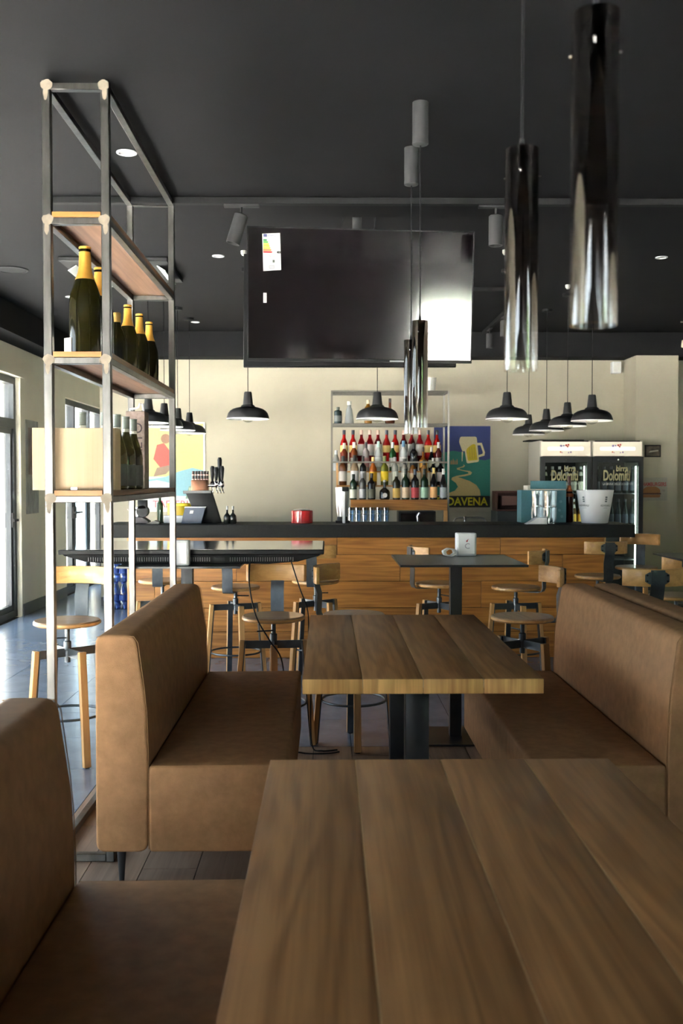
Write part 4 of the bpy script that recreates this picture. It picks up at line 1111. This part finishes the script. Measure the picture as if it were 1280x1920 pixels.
for c, r, h, sh, g, l, cp, nm, tr in row1:
    bottle('liqueur_bottle', nm + ' in the front row of the rack', (bx_(c), YC - 0.185, 1.220), r, h, sh, g, l, cp, (0.06, 0.40), 0.82, group=GR, tr=tr)
sq = bottle('liqueur_bottle', 'squat black bottle with a round white label in the front row of the rack', (bx_(452), YC - 0.175, 1.220), .055, .20, 'squat', DK, None, (.55, .5, .5), cap_z=0.9, group=GR)
MB().prism(disc((0, 0.045), 0.024), 'Y', -0.0570, -0.0548).build('paper_label', pmat((.75, .72, .66)), sq, smooth=False)
for c, r, h, sh, g, l, cp, nm, tr in ((125, .042, .175, 'can', (.03, .05, .05), (.16, .18, .18), (.1, .12, .1), 'black squat gin bottle on the top shelf of the rack', 0.0), (205, .050, .235, 'conic', (.62, .66, .70), None, (.75, .76, .72), 'clear tapered bottle on the top shelf of the rack', .6),
                                      (340, .040, .25, 'spirit', (.5, .24, .04), (.5, .4, .25), (.8, .7, .5), 'amber bottle on the top shelf half behind the dome lamp', .4), (495, .052, .265, 'squat', (.12, .03, .015), (.05, .02, .02), (.05, .04, .04), 'dark round bottle on the top shelf right of the dome lamp', .2)):
    bottle('spirit_bottle', nm, (bx_(c), YC - 0.03, 2.002), r, h, sh, g, l, cp, (0.15, 0.5), 0.84, group='bottles on the top shelf of the rack', tr=tr)
bkt = thing('ice_bucket', 'pale metal bucket on top of the bottle rack', 'bucket', (1.075, YC, 2.335))
MB().lathe([(0.045, 0), (0.062, 0.15), (0.059, 0.15), (0.043, 0.004), (0, 0.004)], 24).build('bucket_body', pmat((0.62, 0.62, 0.58), 0.4), bkt)
# rows of tumblers under the rack
tum = None
BG = thin_glass('blue_tumbler_glass', (0.66, 0.76, 0.86), extra=0.16)
tumb_me = MB().lathe([(0.026, 0), (0.030, 0.004), (0.034, 0.07), (0.0315, 0.07), (0.027, 0.008), (0, 0.008)], 14).mesh('tumbler_glass', BG)
for k in range(6):
    for j in range(3):
        o = put('tumbler', tumb_me, None, (0.235 + k * 0.072, 10.16, 0.9305 + j * 0.0708))
        tag(o, 'blue tinted tumbler, %s column and %s row under the rack' % (ORD[k], ('bottom', 'middle', 'top')[j]), 'glass', 'tumblers stacked under the rack')
mw = thing('black_machine', 'black appliance under the oak board of the rack', 'appliance', (0.93, 10.36, ZW))
MB().box(-0.20, 0.18, -0.16, 0.14, 0, 0.17).build('housing', M_BLACK, mw, 0.006, 2)
MB().box(-0.18, 0.16, -0.164, -0.16, 0.03, 0.15).build('front_glass', M_SCREEN, mw)
MB().tube([(0.0, -0.18, 0.05), (-0.01, -0.2, 0.12), (0.01, -0.2, 0.16)], 0.012, 10).build('spout', M_CHROME, mw)

# tap in the sink
fa = thing('sink_tap', 'steel arched rail and tap behind the bar under the poster', 'tap', (1.50, 10.5, ZW))
MB().tube([(-0.17, 0, 0.0), (-0.17, 0, 0.05), (-0.15, 0, 0.085), (-0.11, 0, 0.095), (0.11, 0, 0.095), (0.15, 0, 0.085), (0.17, 0, 0.05), (0.17, 0, 0)], 0.010, 10).build('arched_rail', M_INOX, fa)
MB().lathe([(0.016, 0), (0.016, 0.1), (0.012, 0.11), (0.0, 0.112)], 14, (-0.05, 0, 0)).build('tap_body', M_CHROME, fa)
MB().tube([(-0.05, 0, 0.09), (-0.05, -0.05, 0.1), (-0.05, -0.08, 0.06)], 0.008, 8).build('tap_spout', M_CHROME, fa)

# brown box on black machine
wm = thing('dark_cabinet', 'dark cabinet under the brown wooden box behind the bar', 'cabinet', (1.95, 10.75, 0))
MB().box(-0.15, 0.19, -0.2, 0.2, 0, 1.09).build('cabinet_body', pmat((0.08, 0.085, 0.085)), wm, 0.004, 1)
bb = thing('brown_box', 'brown open fronted wooden box beside the beer mug poster', 'box', (1.96, 10.72, 1.09))
M_BRN = pmat((0.13, 0.05, 0.04))
for nm, q in (('top_panel', (-0.165, 0.165, -0.12, 0.12, 0.195, 0.215)), ('bottom_panel', (-0.165, 0.165, -0.12, 0.12, 0, 0.02)), ('side_panel', (-0.165, -0.145, -0.12, 0.12, 0.02, 0.195)), ('side_panel', (0.145, 0.165, -0.12, 0.12, 0.02, 0.195)), ('back_panel', (-0.145, 0.145, 0.10, 0.12, 0.02, 0.195))):
    MB().box(*q).build(nm, M_BRN, bb, 0.002, 1)
MB().box(-0.10, 0.145, -0.10, 0.09, 0.06, 0.16).build('inner_drawer', pmat((0.22, 0.11, 0.09)), bb, 0.003, 1)

# ================================================================== POSTERS AND SIGNS
po = thing('beer_poster', 'blue and green poster of a foaming beer mug over a winding road', 'poster', (1.53, YB - 0.002, 1.055))
PW, PH = 0.345, 1.01
MB().box(-PW, PW, -0.012, 0, 0, PH).build('poster_board', pmat((0.42, 0.37, 0.29)), po, 0.001, 1)
yp = -0.012
art([(-PW + .025, .055), (PW - .022, .055), (PW - .022, PH - .03), (-PW + .025, PH - .03)], yp, pmat((0.008, 0.17, 0.13)), 'green_field', po, 0.0005)
art([(-PW + .025, .66), (-.1, .70), (.02, .68), (.12, .61), (.2, .60), (.26, .59), (PW - .022, .61), (PW - .022, PH - .03), (-PW + .025, PH - .03)], yp - .0006, pmat((0.025, 0.04, 0.17)), 'blue_sky', po, 0.0005)
art([(-PW + .025, .055), (PW - .022, .055), (PW - .022, .185), (-PW + .025, .185)], yp - .0006, pmat((0.015, 0.015, 0.012)), 'black_band', po, 0.0005)
text('PEDAVENA', 0.128, pmat((0.55, 0.48, 0.02)), po, (0.0, yp - .0014, 0.118), UPRIGHT, 'lettering', 0.0005, sx=0.92, offset=0.003)
SAND = pmat((0.45, 0.36, 0.15))
road = [(-.30, .186), (.215, .186), (.205, .25), (.165, .31), (.09, .355), (-.01, .39), (-.05, .40), (.04, .412), (.10, .428), (.115, .452), (.09, .470), (.02, .478), (-.03, .492), (-.02, .505), (.02, .512), (.035, .53), (.015, .545), (.02, .528), (-.01, .517), (-.06, .502), (-.055, .486), (.02, .468), (.07, .457), (.075, .442), (.03, .43), (-.06, .415), (-.115, .395), (-.12, .37), (-.07, .335), (-.045, .29), (-.08, .245), (-.19, .205)]
art(road, yp - .0012, SAND, 'road', po, 0.0005)
CRM = pmat((0.62, 0.55, 0.33))
art(rnd([(.055, .555), (.195, .575), (.165, .86), (-.022, .86), (-.035, .80), (.005, .69), (.03, .70)], 0.02), yp - .0012, CRM, 'mug', po, 0.0005)
art(rnd([(.068, .585), (.178, .595), (.152, .775), (.118, .775), (.06, .73), (.046, .70)], 0.012), yp - .0018, pmat((0.55, 0.42, 0.01)), 'beer', po, 0.0005)
for k in range(3): art([(.085 + k * .028, .61), (.092 + k * .028, .61), (.088 + k * .026, .74), (.081 + k * .026, .74)], yp - .0024, pmat((0.38, 0.30, 0.02)), 'mug_flute', po, 0.0005)
hout = [(.162, .79), (.225, .79), (.262, .68), (.255, .645), (.185, .625), (.182, .648), (.232, .665), (.238, .682), (.21, .762), (.166, .762)]
art(hout, yp - .0012, CRM, 'mug_handle', po, 0.0005)
art([(-.002, .58), (.004, .58), (.012, .69), (-.004, .69)], yp - .0013, CRM, 'foam_drip', po, 0.0005)
for k in range(4): art([(-.13 + k * .022, .545), (-.116 + k * .022, .545), (-.118 + k * .022, .575 + .016 * (k % 2)), (-.123 + k * .022, .60 + .012 * (k % 2)), (-.13 + k * .022, .575)], yp - .0012, pmat((0.42, 0.22, 0.08)), 'village_house', po, 0.0005)

pl = thing('lake_poster', 'pale lake poster with a red shirted figure behind the steel shelf', 'poster', (-1.735, YB, 1.06))
# visible between x -2.05 and -1.42
MB().box(-0.36, 0.345, -0.012, 0, 0, 1.02).build('poster_board', pmat((0.72, 0.70, 0.66)), pl, 0.001, 1)
art([(-.34, .40), (.325, .40), (.325, 1.0), (-.34, 1.0)], yp, pmat((0.50, 0.47, 0.20)), 'yellow_sky', pl, 0.0005)
art([(-.34, .18), (.325, .18), (.325, .47), (.2, .50), (0.05, .46), (-.1, .40), (-.34, .36)], yp - .0006, pmat((0.22, 0.42, 0.48)), 'lake', pl, 0.0005)
art([(-.34, .18), (.0, .18), (.02, .27), (-.06, .33), (-.20, .36), (-.34, .34)], yp - .0012, pmat((0.55, 0.66, 0.78)), 'pale_dress', pl, 0.0005)
art([(.12, .15), (.325, .15), (.325, .30), (.26, .32), (.16, .29)], yp - .0012, pmat((0.20, 0.30, 0.22)), 'town', pl, 0.0005)
for k in range(3):
    for j in range(2): art([(.16 + k * .055, .18 + j * .06), (.185 + k * .055, .18 + j * .06), (.185 + k * .055, .215 + j * .06), (.16 + k * .055, .215 + j * .06)], yp - .0018, pmat((0.45, 0.48, 0.30)), 'town_window', pl, 0.0005)
art([(-.16, .50), (-.04, .53), (-.02, .58), (-.06, .70), (-.12, .78), (-.2, .76), (-.24, .6)], yp - .0012, pmat((0.60, 0.09, 0.07)), 'red_shirt', pl, 0.0005)
art(disc((-.10, .83), .055, 16), yp - .0012, pmat((0.30, 0.16, 0.10)), 'brown_hair', pl, 0.0005)
art([(-.24, .40), (-.10, .43), (-.03, .50), (-.07, .53), (-.2, .50)], yp - .0018, pmat((0.28, 0.19, 0.13)), 'brown_skirt', pl, 0.0005)
text('TAFFERIA', 0.115, pmat((0.50, 0.10, 0.14)), pl, (-0.01, yp - .0008, 0.085), UPRIGHT, 'lettering', 0.0005)

vp = thing('vertical_poster', 'faded tall poster on the grey wall beside the glass doors', 'poster', (XL, 10.80, 1.06))
MB().box(0, 0.008, -0.22, 0.22, 0, 1.0).build('poster_board', plain('faded_print', (0.30, 0.30, 0.27), 0.8, var=0.35, vscale=4, aniso=(1, 3, 1.2)), vp)
MB().box(0.008, 0.009, -0.15, 0.16, 0.42, 0.92).build('print_patch', plain('faded_print_dark', (0.20, 0.15, 0.13), 0.8, var=0.6, vscale=6, aniso=(1, 3, 0.8)), vp)
for k in range(5): MB().box(0.008, 0.0092, -0.17 + k * 0.07, -0.155 + k * 0.07, 0.08 + 0.05 * (k % 2), 0.33).build('print_stroke', pmat((0.16, 0.16, 0.14)), vp)

pf = thing('picture_frame', 'small dark framed picture on the column', 'picture', (3.565, 10.9, 1.672))
MB().box(-0.088, 0.088, -0.018, 0, 0, 0.135).build('frame', M_BLACKM, pf, 0.002, 1)
MB().box(-0.074, 0.074, -0.0195, -0.018, 0.014, 0.121).build('print', plain('sepia_print', (0.07, 0.055, 0.04), 0.5, var=0.8, vscale=18), pf)
art([(-.05, .05), (.06, .065), (.055, .08), (-.03, .07)], -0.0195, pmat((0.35, 0.33, 0.28)), 'print_figure', pf, 0.0006)
hs = thing('burger_sign', 'small tin sign of a burger on the column beside the fridge', 'sign', (3.585, 10.9, 1.195))
MB().box(-0.155, 0.145, -0.008, 0, 0, 0.255).build('sign_plate', pmat((0.34, 0.33, 0.28)), hs, 0.001, 1)
text('HAMBURGERS', 0.058, pmat((0.36, 0.05, 0.05)), hs, (0.0, -0.0088, 0.178), UPRIGHT, 'lettering', 0.0006, sx=0.72, offset=0.0015)
art(rnd([(-.13, .085), (.07, .085), (.065, .125), (.02, .155), (-.08, .155), (-.125, .125)], .02), -0.008, pmat((0.34, 0.15, 0.05)), 'bun', hs, 0.0008)
art([(-.135, .068), (.075, .068), (.075, .085), (-.135, .085)], -0.008, pmat((0.10, 0.04, 0.03)), 'patty', hs, 0.0008)
art(rnd([(-.125, .035), (.065, .035), (.07, .066), (-.13, .066)], .012), -0.008, pmat((0.30, 0.13, 0.05)), 'bun', hs, 0.0008)
text('50', 0.03, pmat((0.16, 0.16, 0.15)), hs, (0.105, -0.0088, 0.11), UPRIGHT, 'lettering', 0.0006)
wb = thing('wall_speaker', 'white box mounted high on the wall beside the column', 'speaker', (3.27, YB, 2.63))
MB().box(-0.05, 0.05, -0.09, 0, 0, 0.13).build('housing', M_WHITE, wb, 0.006, 2)
MB().box(-0.04, 0.04, -0.093, -0.09, 0.012, 0.118).build('grille', pmat((0.7, 0.7, 0.68)), wb)

# ================================================================== FRIDGES
M_LED = plain('led_strip', (0.9, 1.0, 0.9), 0.5, emit=(0.86, 1.0, 0.86), estr=9.0)
M_HEAD = plain('lit_header', (0.75, 0.68, 0.56), 0.5, emit=(1.0, 0.88, 0.68), estr=0.35)
M_HEAD2 = plain('lit_header_tube', (0.95, 0.9, 0.8), 0.5, emit=(1.0, 0.92, 0.78), estr=0.9)
FD = plain('fridge_black', (0.018, 0.019, 0.021), 0.35)
M_FGLASS = thin_glass('fridge_glass', (0.80, 0.84, 0.84))
def fridge(label, x0, x1, n):
    w = (x1 - x0) / 2; t = thing('drinks_fridge', label, 'fridge', ((x0 + x1) / 2, 10.9, 0), group='glass door drinks fridges')
    H = 1.842; D0, D1 = -0.28, 0.30; th = 0.03
    b = MB()
    for sx in (-1, 1): MB().box(min(sx * w, sx * (w - th)), max(sx * w, sx * (w - th)), D0, D1, 0.05, H).build('side_panel', plain('fridge_side', (0.55, 0.52, 0.44), 0.5), t, smooth=False)
    b.box(-w + th, w - th, D1 - th, D1, 0.05, H)
    b.box(-w + th, w - th, D0, D1 - th, H - 0.02, H); b.box(-w + th, w - th, D0, D1 - th, 0.05, 0.20); b.box(-w + th, w - th, D0 + 0.03, D1 - th, H - 0.20, H - 0.17)
    b.build('cabinet', FD, t, smooth=False)
    for sx in (-1, 1): MB().box(sx * (w - 0.08) - 0.03, sx * (w - 0.08) + 0.03, -0.2, 0.2, 0, 0.05).build('foot', FD, t)
    hd = MB().box(-w + 0.014, w - 0.014, D0 - 0.012, D0, H - 0.165, H - 0.012).build('header_panel', M_HEAD, t, 0.002, 1)
    MB().prism(rnd([(-w + .085, H - .105), (w - .085, H - .105), (w - .085, H - .068), (-w + .085, H - .068)], .018), 'Y', D0 - 0.0135, D0 - 0.0122).build('lit_tube', M_HEAD2, hd, smooth=False)
    for k, (px, pz, r, c) in enumerate(((0.005, -.05, .011, (.6, .06, .05)), (.028, -.045, .010, (.65, .08, .05)), (.02, -.066, .010, (.55, .1, .08)), (-.05, -.058, .014, (.4, .36, .6)), (-.022, -.055, .009, (.35, .35, .62)), (-.055, -.122, .008, (.7, .25, .1)), (-.04, -.128, .006, (.5, .3, .4)), (.03, -.128, .007, (.3, .3, .5)), (.055, -.124, .009, (.35, .33, .5)))):
        MB().prism(disc((px, H + pz), r, 10), 'Y', D0 - 0.0148, D0 - 0.0137).build('print_mark', pmat(c), hd, smooth=False)
    # door
    z0, z1 = 0.21, H - 0.172; fy0, fy1 = D0 - 0.035, D0 - 0.003
    d = MB()
    d.box(-w + 0.003, -w + 0.055, fy0, fy1, z0, z1); d.box(w - 0.055, w - 0.003, fy0, fy1, z0, z1)
    d.box(-w + 0.055, w - 0.055, fy0, fy1, z1 - 0.062, z1); d.box(-w + 0.055, w - 0.055, fy0, fy1, z0, z0 + 0.06)
    door = d.build('door', FD, t, smooth=False)
    MB().box(-w + 0.055, w - 0.055, fy0 + 0.012, fy0 + 0.018, z0 + 0.06, z1 - 0.062).build('door_glass', M_FGLASS, door, smooth=False)
    MB().prism(disc((0.0, z1 - 0.032), 0.009, 12), 'Y', fy0 - 0.003, fy0).build('lock', M_CHROME, door)
    GLD = pmat((0.52, 0.47, 0.25)); yl = fy0 + 0.0105
    text('birra', 0.088, GLD, door, (0.045, yl, z1 - 0.128), UPRIGHT, 'lettering', 0.0008, sx=0.75, offset=0.002)
    text('Dolomiti', 0.155, GLD, door, (-0.012, yl, z1 - 0.205), UPRIGHT, 'lettering', 0.0008, sx=0.52, offset=0.004)
    text('LA BIRRA DELLE DOLOMITI', 0.034, pmat((0.6, 0.62, 0.6)), door, (0.002, yl, z1 - 0.292), UPRIGHT, 'lettering', 0.0006, sx=0.78)
    MB().box(w - 0.078, w - 0.066, D0 + 0.002, D0 + 0.014, 0.30, z1 - 0.10).build('led_strip', M_LED, t, smooth=False)
    sh = []
    for z in (0.56, 0.92, 1.27):
        MB().box(-w + th, w - th, D0 + 0.03, D1 - th, z, z + 0.01).build('shelf', plain('fridge_wire', (0.25, 0.26, 0.27), 0.4, metal=0.5), t, smooth=False)
    cxw = (x0 + x1) / 2
    for z in ((1.28,), (1.28, 0.93))[1]:
        for k in range(6):
            if n == 1 and z > 1: gl, lc = (0.03, 0.035, 0.02), (0.62, 0.60, 0.50)
            elif n == 1: gl, lc = ((0.10, 0.05, 0.01), (0.75, 0.45, 0.06))
            else: gl, lc = (0.02, 0.03, 0.03), (0.10, 0.12, 0.16)
            bottle('beer_bottle', '%s beer bottle from the left on the %s of the %s fridge' % (ORD[k], 'upper shelf' if z > 1 else 'lower shelf', ('left', 'right')[n - 1]), (cxw - w + 0.085 + k * 0.077, 10.9 + D0 + 0.10, z), 0.031, 0.285, 'beer', gl, lc, (0.7, 0.72, 0.7) if n == 1 else (0.1, 0.1, 0.12), (0.10, 0.44), 0.90, (0.7, 0.68, 0.6) if n == 1 else None, (0.66, 0.80), 'beer bottles in the fridges')
fridge('left glass door fridge with a lit header, partly behind the teal box', 2.262, 2.817, 1)
fridge('right glass door fridge with a lit header, behind the white bucket', 2.822, 3.370, 2)
tag(MB().box(-0.30, 0.30, -0.16, 0.16, 0, 0.012).build('tray', M_BLACKM, None, 0.003, 1, loc=(2.46, 10.86, 1.843)), 'flat black tray lying on the left fridge', 'tray')

# ================================================================== THINGS ON THE BAR
# right: white wine bucket
wbk = thing('wine_bucket', 'white wine bucket with a small dark crest on the bar', 'bucket', (2.135, 7.93, ZK))
MB().lathe([(0.098, 0), (0.104, 0.004), (0.146, 0.262), (0.149, 0.264), (0.145, 0.266), (0.140, 0.262), (0.10, 0.012), (0, 0.012)], 40).build('bucket_body', M_WHITE, wbk)
def on_bucket(a, z): 
    r = 0.104 + (0.146 - 0.104) * z / 0.262 + 0.0016
    return (r * math.sin(a), -r * math.cos(a), z), (PI / 2, 0, a)
for a in (0.42, -0.95):
    p, r_ = on_bucket(a, 0.142)
    text('KEVERAU', 0.022, pmat((0.12, 0.14, 0.16)), wbk, p, r_, 'lettering', 0.0005)
    for q in range(3):
        p, r_ = on_bucket(a, 0.176 + q * 0.016)
        o = MB().prism(rnd([(-.010, -.006), (.010, -.006), (.010, .006), (-.010, .006)], .003), 'Y', -0.001, 0.0).build('crest_mark', pmat((0.13, 0.15, 0.17)), wbk, smooth=False, loc=p, rot=(0, 0, a))
    p, r_ = on_bucket(a, 0.124)
    MB().box(-0.018, 0.018, -0.001, 0, -0.001, 0.001).build('crest_mark', pmat((0.13, 0.15, 0.17)), wbk, smooth=False, loc=p, rot=(0, 0, a))
bottle('liqueur_bottle', 'dark bottle with an orange label standing behind the white bucket', (1.985, 8.16, ZK), 0.034, 0.375, 'bordeaux', (0.05, 0.012, 0.01), (0.55, 0.14, 0.04), (0.08, 0.02, 0.02), (0.55, 0.80), 0.86)
# tumblers in two stacks
tum_me = MB().lathe([(0.046, 0), (0.050, 0.004), (0.056, 0.128), (0.0525, 0.128), (0.047, 0.014), (0, 0.014)], 10).mesh('glass_body', M_CLEAR)
tum_b = MB().lathe([(0.0465, 0.001), (0.0465, 0.013), (0, 0.013)], 10).mesh('glass_base', thin_glass('thick_glass', (0.82, 0.85, 0.85), extra=0.3))
for lab, x, y, z in (('lower faceted tumbler of the front stack beside the white card', 1.755, 7.84, ZK), ('upper faceted tumbler of the front stack beside the white card', 1.755, 7.84, ZK + 0.129), ('lower faceted tumbler of the rear stack beside the teal box', 1.68, 7.95, ZK), ('upper faceted tumbler of the rear stack beside the teal box', 1.68, 7.95, ZK + 0.129)):
    t = thing('glass_tumbler', lab, 'glass', (x, y, z), 0.2, 'faceted tumblers on the bar')
    put('glass_body', tum_me, t); put('glass_base', tum_b, t)
# teal box
TEAL = pmat((0.045, 0.15, 0.185), 0.5)
tb = thing('teal_box', 'teal cardboard box with a raised lid flap behind the tumblers', 'box', (1.765, 8.12, ZK))
MB().box(-0.20, 0.165, -0.09, 0.09, 0, 0.262).build('box_body', TEAL, tb, 0.002, 1)
MB().box(-0.128, 0.162, -0.094, -0.0905, 0.272, 0.338).build('lid_flap', TEAL, tb, 0.001, 1)
MB().box(-0.148, 0.160, -0.089, 0.088, 0.2625, 0.30).build('inner_tray', pmat((0.46, 0.44, 0.38)), tb, 0.001, 1)
for k, (u, v) in enumerate(((.075, .06), (.11, .1), (.08, .15), (.13, .05), (.12, .17))):
    MB().prism([(u + a, v + b) for a, b in disc((0, 0), .012, 10)], 'Y', -0.0908, -0.0896).build('print_mark', pmat((0.09, 0.22, 0.26)), tb, smooth=False)
cd = MB().prism([(-0.095, 0.0), (0.065, 0.0), (0.065, 0.05), (-0.01, 0.05)], 'Y', -0.05, 0.05)
tag(cd.build('white_card', M_WHITE, None, 0.001, 1, loc=(1.645, 7.78, ZK)), 'white wedge shaped card holder left of the tumblers', 'card holder')
# left: red tin
rc = thing('red_canister', 'glossy red round tin with a domed grey lid on the bar', 'canister', (-0.205, 7.95, ZK))
MB().lathe([(0.082, 0), (0.087, 0.003), (0.087, 0.098), (0.082, 0.102), (0.0, 0.102)], 36).build('tin_body', plain('gloss_red', (0.50, 0.018, 0.022), 0.16, coat=0.6), rc)
MB().lathe([(0.07, 0.102), (0.066, 0.108), (0.04, 0.114), (0, 0.116)], 30).build('tin_lid', M_INOX, rc)
# cruet bottles
for k, x in enumerate((-0.792, -0.746)):
    bottle('cruet_bottle', ('small dark oil cruet, left one of the pair on the bar', 'small dark oil cruet, right one of the pair on the bar')[k], (x, 7.86, ZK), 0.028, 0.138, 'squat', (0.018, 0.02, 0.018), None, (0.35, 0.36, 0.36), cap_z=0.80, group='oil cruets', cap_metal=0.6)
# till
ti = thing('till_monitor', 'black touch screen till seen from behind on the bar', 'till', (-0.985, 7.98, ZK))
MB().prism([(-0.05, 0), (0.14, 0), (0.06, 0.26), (-0.155, 0.255), (-0.125, 0.19)], 'Y', -0.02, 0.02).build('stand_body', M_BLACK, ti, 0.006, 2)
MB().prism([(-0.165, 0.235), (0.055, 0.238), (0.058, 0.262), (-0.168, 0.259)], 'Y', -0.03, 0.03).build('screen_edge', pmat((0.10, 0.105, 0.11), 0.35), ti, 0.003, 1)
pt = thing('card_terminal', 'dark blue customer display standing in front of the till', 'display', (-1.05, 7.88, ZK), 0.0)
MB().prism([(-0.105, 0.0), (0.055, 0.0), (0.088, 0.128), (-0.075, 0.128)], 'Y', -0.02, 0.02).build('display_body', pmat((0.045, 0.065, 0.11), 0.35), pt, 0.004, 1)
MB().prism([(-0.078, 0.125), (0.086, 0.125), (0.092, 0.134), (-0.076, 0.134)], 'Y', -0.018, 0.022).build('pale_edge', pmat((0.55, 0.57, 0.6)), pt, 0.001, 1)
MB().prism([(-0.038, 0.080), (-0.012, 0.080), (-0.006, 0.104), (-0.032, 0.104)], 'Y', -0.0212, -0.02).build('sticker', M_PAPER, pt, smooth=False)
# beer tower with cups
tw = thing('beer_tower', 'copper beer tower with black tap handles beside the till', 'beer tap', (-1.02, 8.17, ZK))
MB().box(-0.09, 0.045, -0.05, 0.05, 0, 0.345).build('copper_column', M_COPPER, tw, 0.006, 2)
MB().tube([(0.04, 0, 0.30), (0.175, 0, 0.305)], 0.012, 12).build('tap_pipe', M_CHROME, tw)
for k, (x, h) in enumerate(((0.075, 0.13), (0.11, 0.12), (0.135, 0.20), (0.158, 0.13))):
    v = MB().lathe([(0.012, 0.285), (0.018, 0.295), (0.018, 0.325), (0.01, 0.34)], 12, (x, -0.02 if k % 2 else 0.02, 0)).build('tap_valve', M_CHROME, tw)
    MB().lathe([(0.008, 0.335), (0.014, 0.37), (0.019, 0.33 + h - 0.02), (0.012, 0.33 + h)], 12, (x, -0.02 if k % 2 else 0.02, 0)).build('tap_handle', M_BLACK, v)
    MB().tube([(x, -0.02, 0.29), (x + 0.012, -0.05, 0.25), (x + 0.018, -0.05, 0.235)], 0.005, 8).build('tap_nozzle', M_CHROME, v)
cup_me = MB().lathe([(0.0095, 0), (0.011, 0.002), (0.0105, 0.036), (0.0, 0.036)], 10).mesh('cup_body', pmat((0.035, 0.016, 0.014), 0.3))
cup_r = MB().lathe([(0.011, 0.0), (0.0115, 0.008), (0.011, 0.009)], 10, cap=False).mesh('cup_band', pmat((0.72, 0.45, 0.38)))
for k in range(6):
    for j in range(2):
        t = thing('small_cup', '%s dark cup of the %s row on the copper beer tower' % (ORD[k], ('lower', 'upper')[j]), 'cup', (-1.02 - 0.08 + k * 0.0232, 8.17, ZK + 0.345 + j * 0.0365), 0, 'dark cups on the beer tower')
        put('cup_body', cup_me, t); put('cup_band', cup_r, t)
# drinks mixer
dm = thing('drinks_mixer', 'steel drinks mixer with a white pillar standing on the bar', 'mixer', (0.118, 8.02, ZK))
MB().box(-0.055, 0.06, -0.06, 0.06, 0, 0.018).build('base', M_BLACK, dm, 0.003, 1)
MB().lathe([(0.040, 0.05), (0.052, 0.14), (0.058, 0.285), (0.055, 0.285), (0.04, 0.06), (0, 0.06)], 28).build('steel_cup', M_INOX, dm, loc=(0, 0.005, 0))
MB().lathe([(0.044, 0.018), (0.040, 0.05)], 24, (0, 0.005, 0)).build('cup_seat', M_BLACK, dm)
MB().box(0.0, 0.024, -0.085, -0.06, 0.0, 0.255).build('pillar', M_WHITE, dm, 0.004, 1)
MB().box(-0.004, 0.05, -0.08, -0.02, 0.255, 0.288).build('motor_head', M_BLACK, dm, 0.004, 1)
# citrus press at the left end
cp = thing('citrus_press', 'black and grey citrus press with a steel bowl at the left of the bar', 'juicer', (-1.50, 7.97, ZK))
MB().prism([(-0.055, 0), (0.085, 0), (0.075, 0.02), (0.03, 0.05), (-0.04, 0.05)], 'Y', -0.06, 0.06).build('base', pmat((0.10, 0.09, 0.10)), cp, 0.004, 1)
MB().tube([(0.025, -0.03, 0.095), (0.025, 0.04, 0.095)], 0.047, 24).build('motor_drum', M_BLACK, cp)
MB().box(-0.012, 0.06, -0.03, 0.03, 0.11, 0.185).build('hopper', M_BLACK, cp, 0.006, 2)
MB().lathe([(0.01, 0.05), (0.016, 0.075), (0.045, 0.112), (0.042, 0.114), (0.012, 0.08), (0, 0.08)], 24, (-0.055, 0, 0)).build('bowl', M_INOX, cp)
MB().box(-0.03, -0.008, -0.02, 0.02, 0.05, 0.13).build('neck', M_INOX, cp, 0.003, 1)
bottle('oil_bottle', 'tall green bottle between the citrus press and the yellow tub', (-1.352, 8.05, ZK), 0.026, 0.235, 'bordeaux', (0.03, 0.06, 0.025), None, (0.04, 0.05, 0.03))
tag(MB().prism([(-0.06, 0.0), (0.05, 0.0), (0.06, 0.016), (0.02, 0.03)], 'Y', -0.04, 0.04).build('dark_wedge', pmat((0.16, 0.15, 0.13)), None, 0.002, 1, loc=(-1.365, 7.80, ZK)), 'low dark wedge lying in front of the green bottle', 'rest')
yt = thing('yellow_tub', 'round yellow tub on the bar behind the steel post', 'tub', (-1.20, 8.13, ZK + 0.06))
st = thing('white_tray', 'low white tray under the yellow tub', 'tray', (-1.20, 8.10, ZK))
MB().box(-0.115, 0.095, -0.1, 0.1, 0, 0.0595).build('tray_body', M_WHITE, st, 0.004, 1)
MB().lathe([(0.105, 0), (0.108, 0.092), (0.105, 0.095), (0.10, 0.09), (0.1, 0.01), (0, 0.01)], 30).build('tub_body', plain('mustard_tub', (0.55, 0.38, 0.015), 0.35), yt)
MB().lathe([(0.109, 0.075), (0.1095, 0.094)], 30, cap=False).build('tub_rim', pmat((0.88, 0.66, 0.05)), yt)

# water packs by the back wall
WB = thin_glass('water_bottle_plastic', (0.45, 0.60, 0.90), extra=0.12)
wat = [MB().lathe([(0.036, 0), (0.041, 0.01), (0.041, 0.09), (0.037, 0.10), (0.041, 0.11), (0.041, 0.20), (0.02, 0.262), (0.015, 0.27), (0.015, 0.285)], 12).mesh('bottle_body', WB),
       MB().lathe([(0.0415, 0.10), (0.0418, 0.16)], 12, cap=False).mesh('paper_label', pmat((0.05, 0.10, 0.36))), MB().lathe([(0.017, 0.283), (0.017, 0.30), (0, 0.30)], 10).mesh('cap', pmat((0.06, 0.12, 0.5)))]
for j in range(2):
    for k in range(5):
        for q in range(2):
            t = thing('water_bottle', 'plastic water bottle, %s layer, %s from the left, %s row, stacked left of the bar' % (('lower', 'upper')[j], ORD[k], ('front', 'rear')[q]), 'bottle', (-2.42 + k * 0.0845, 10.95 + q * 0.0845, j * 0.3005), 0, 'water bottles stacked on the floor')
            for nm, me in zip(('bottle_body', 'paper_label', 'cap'), wat): put(nm, me, t)
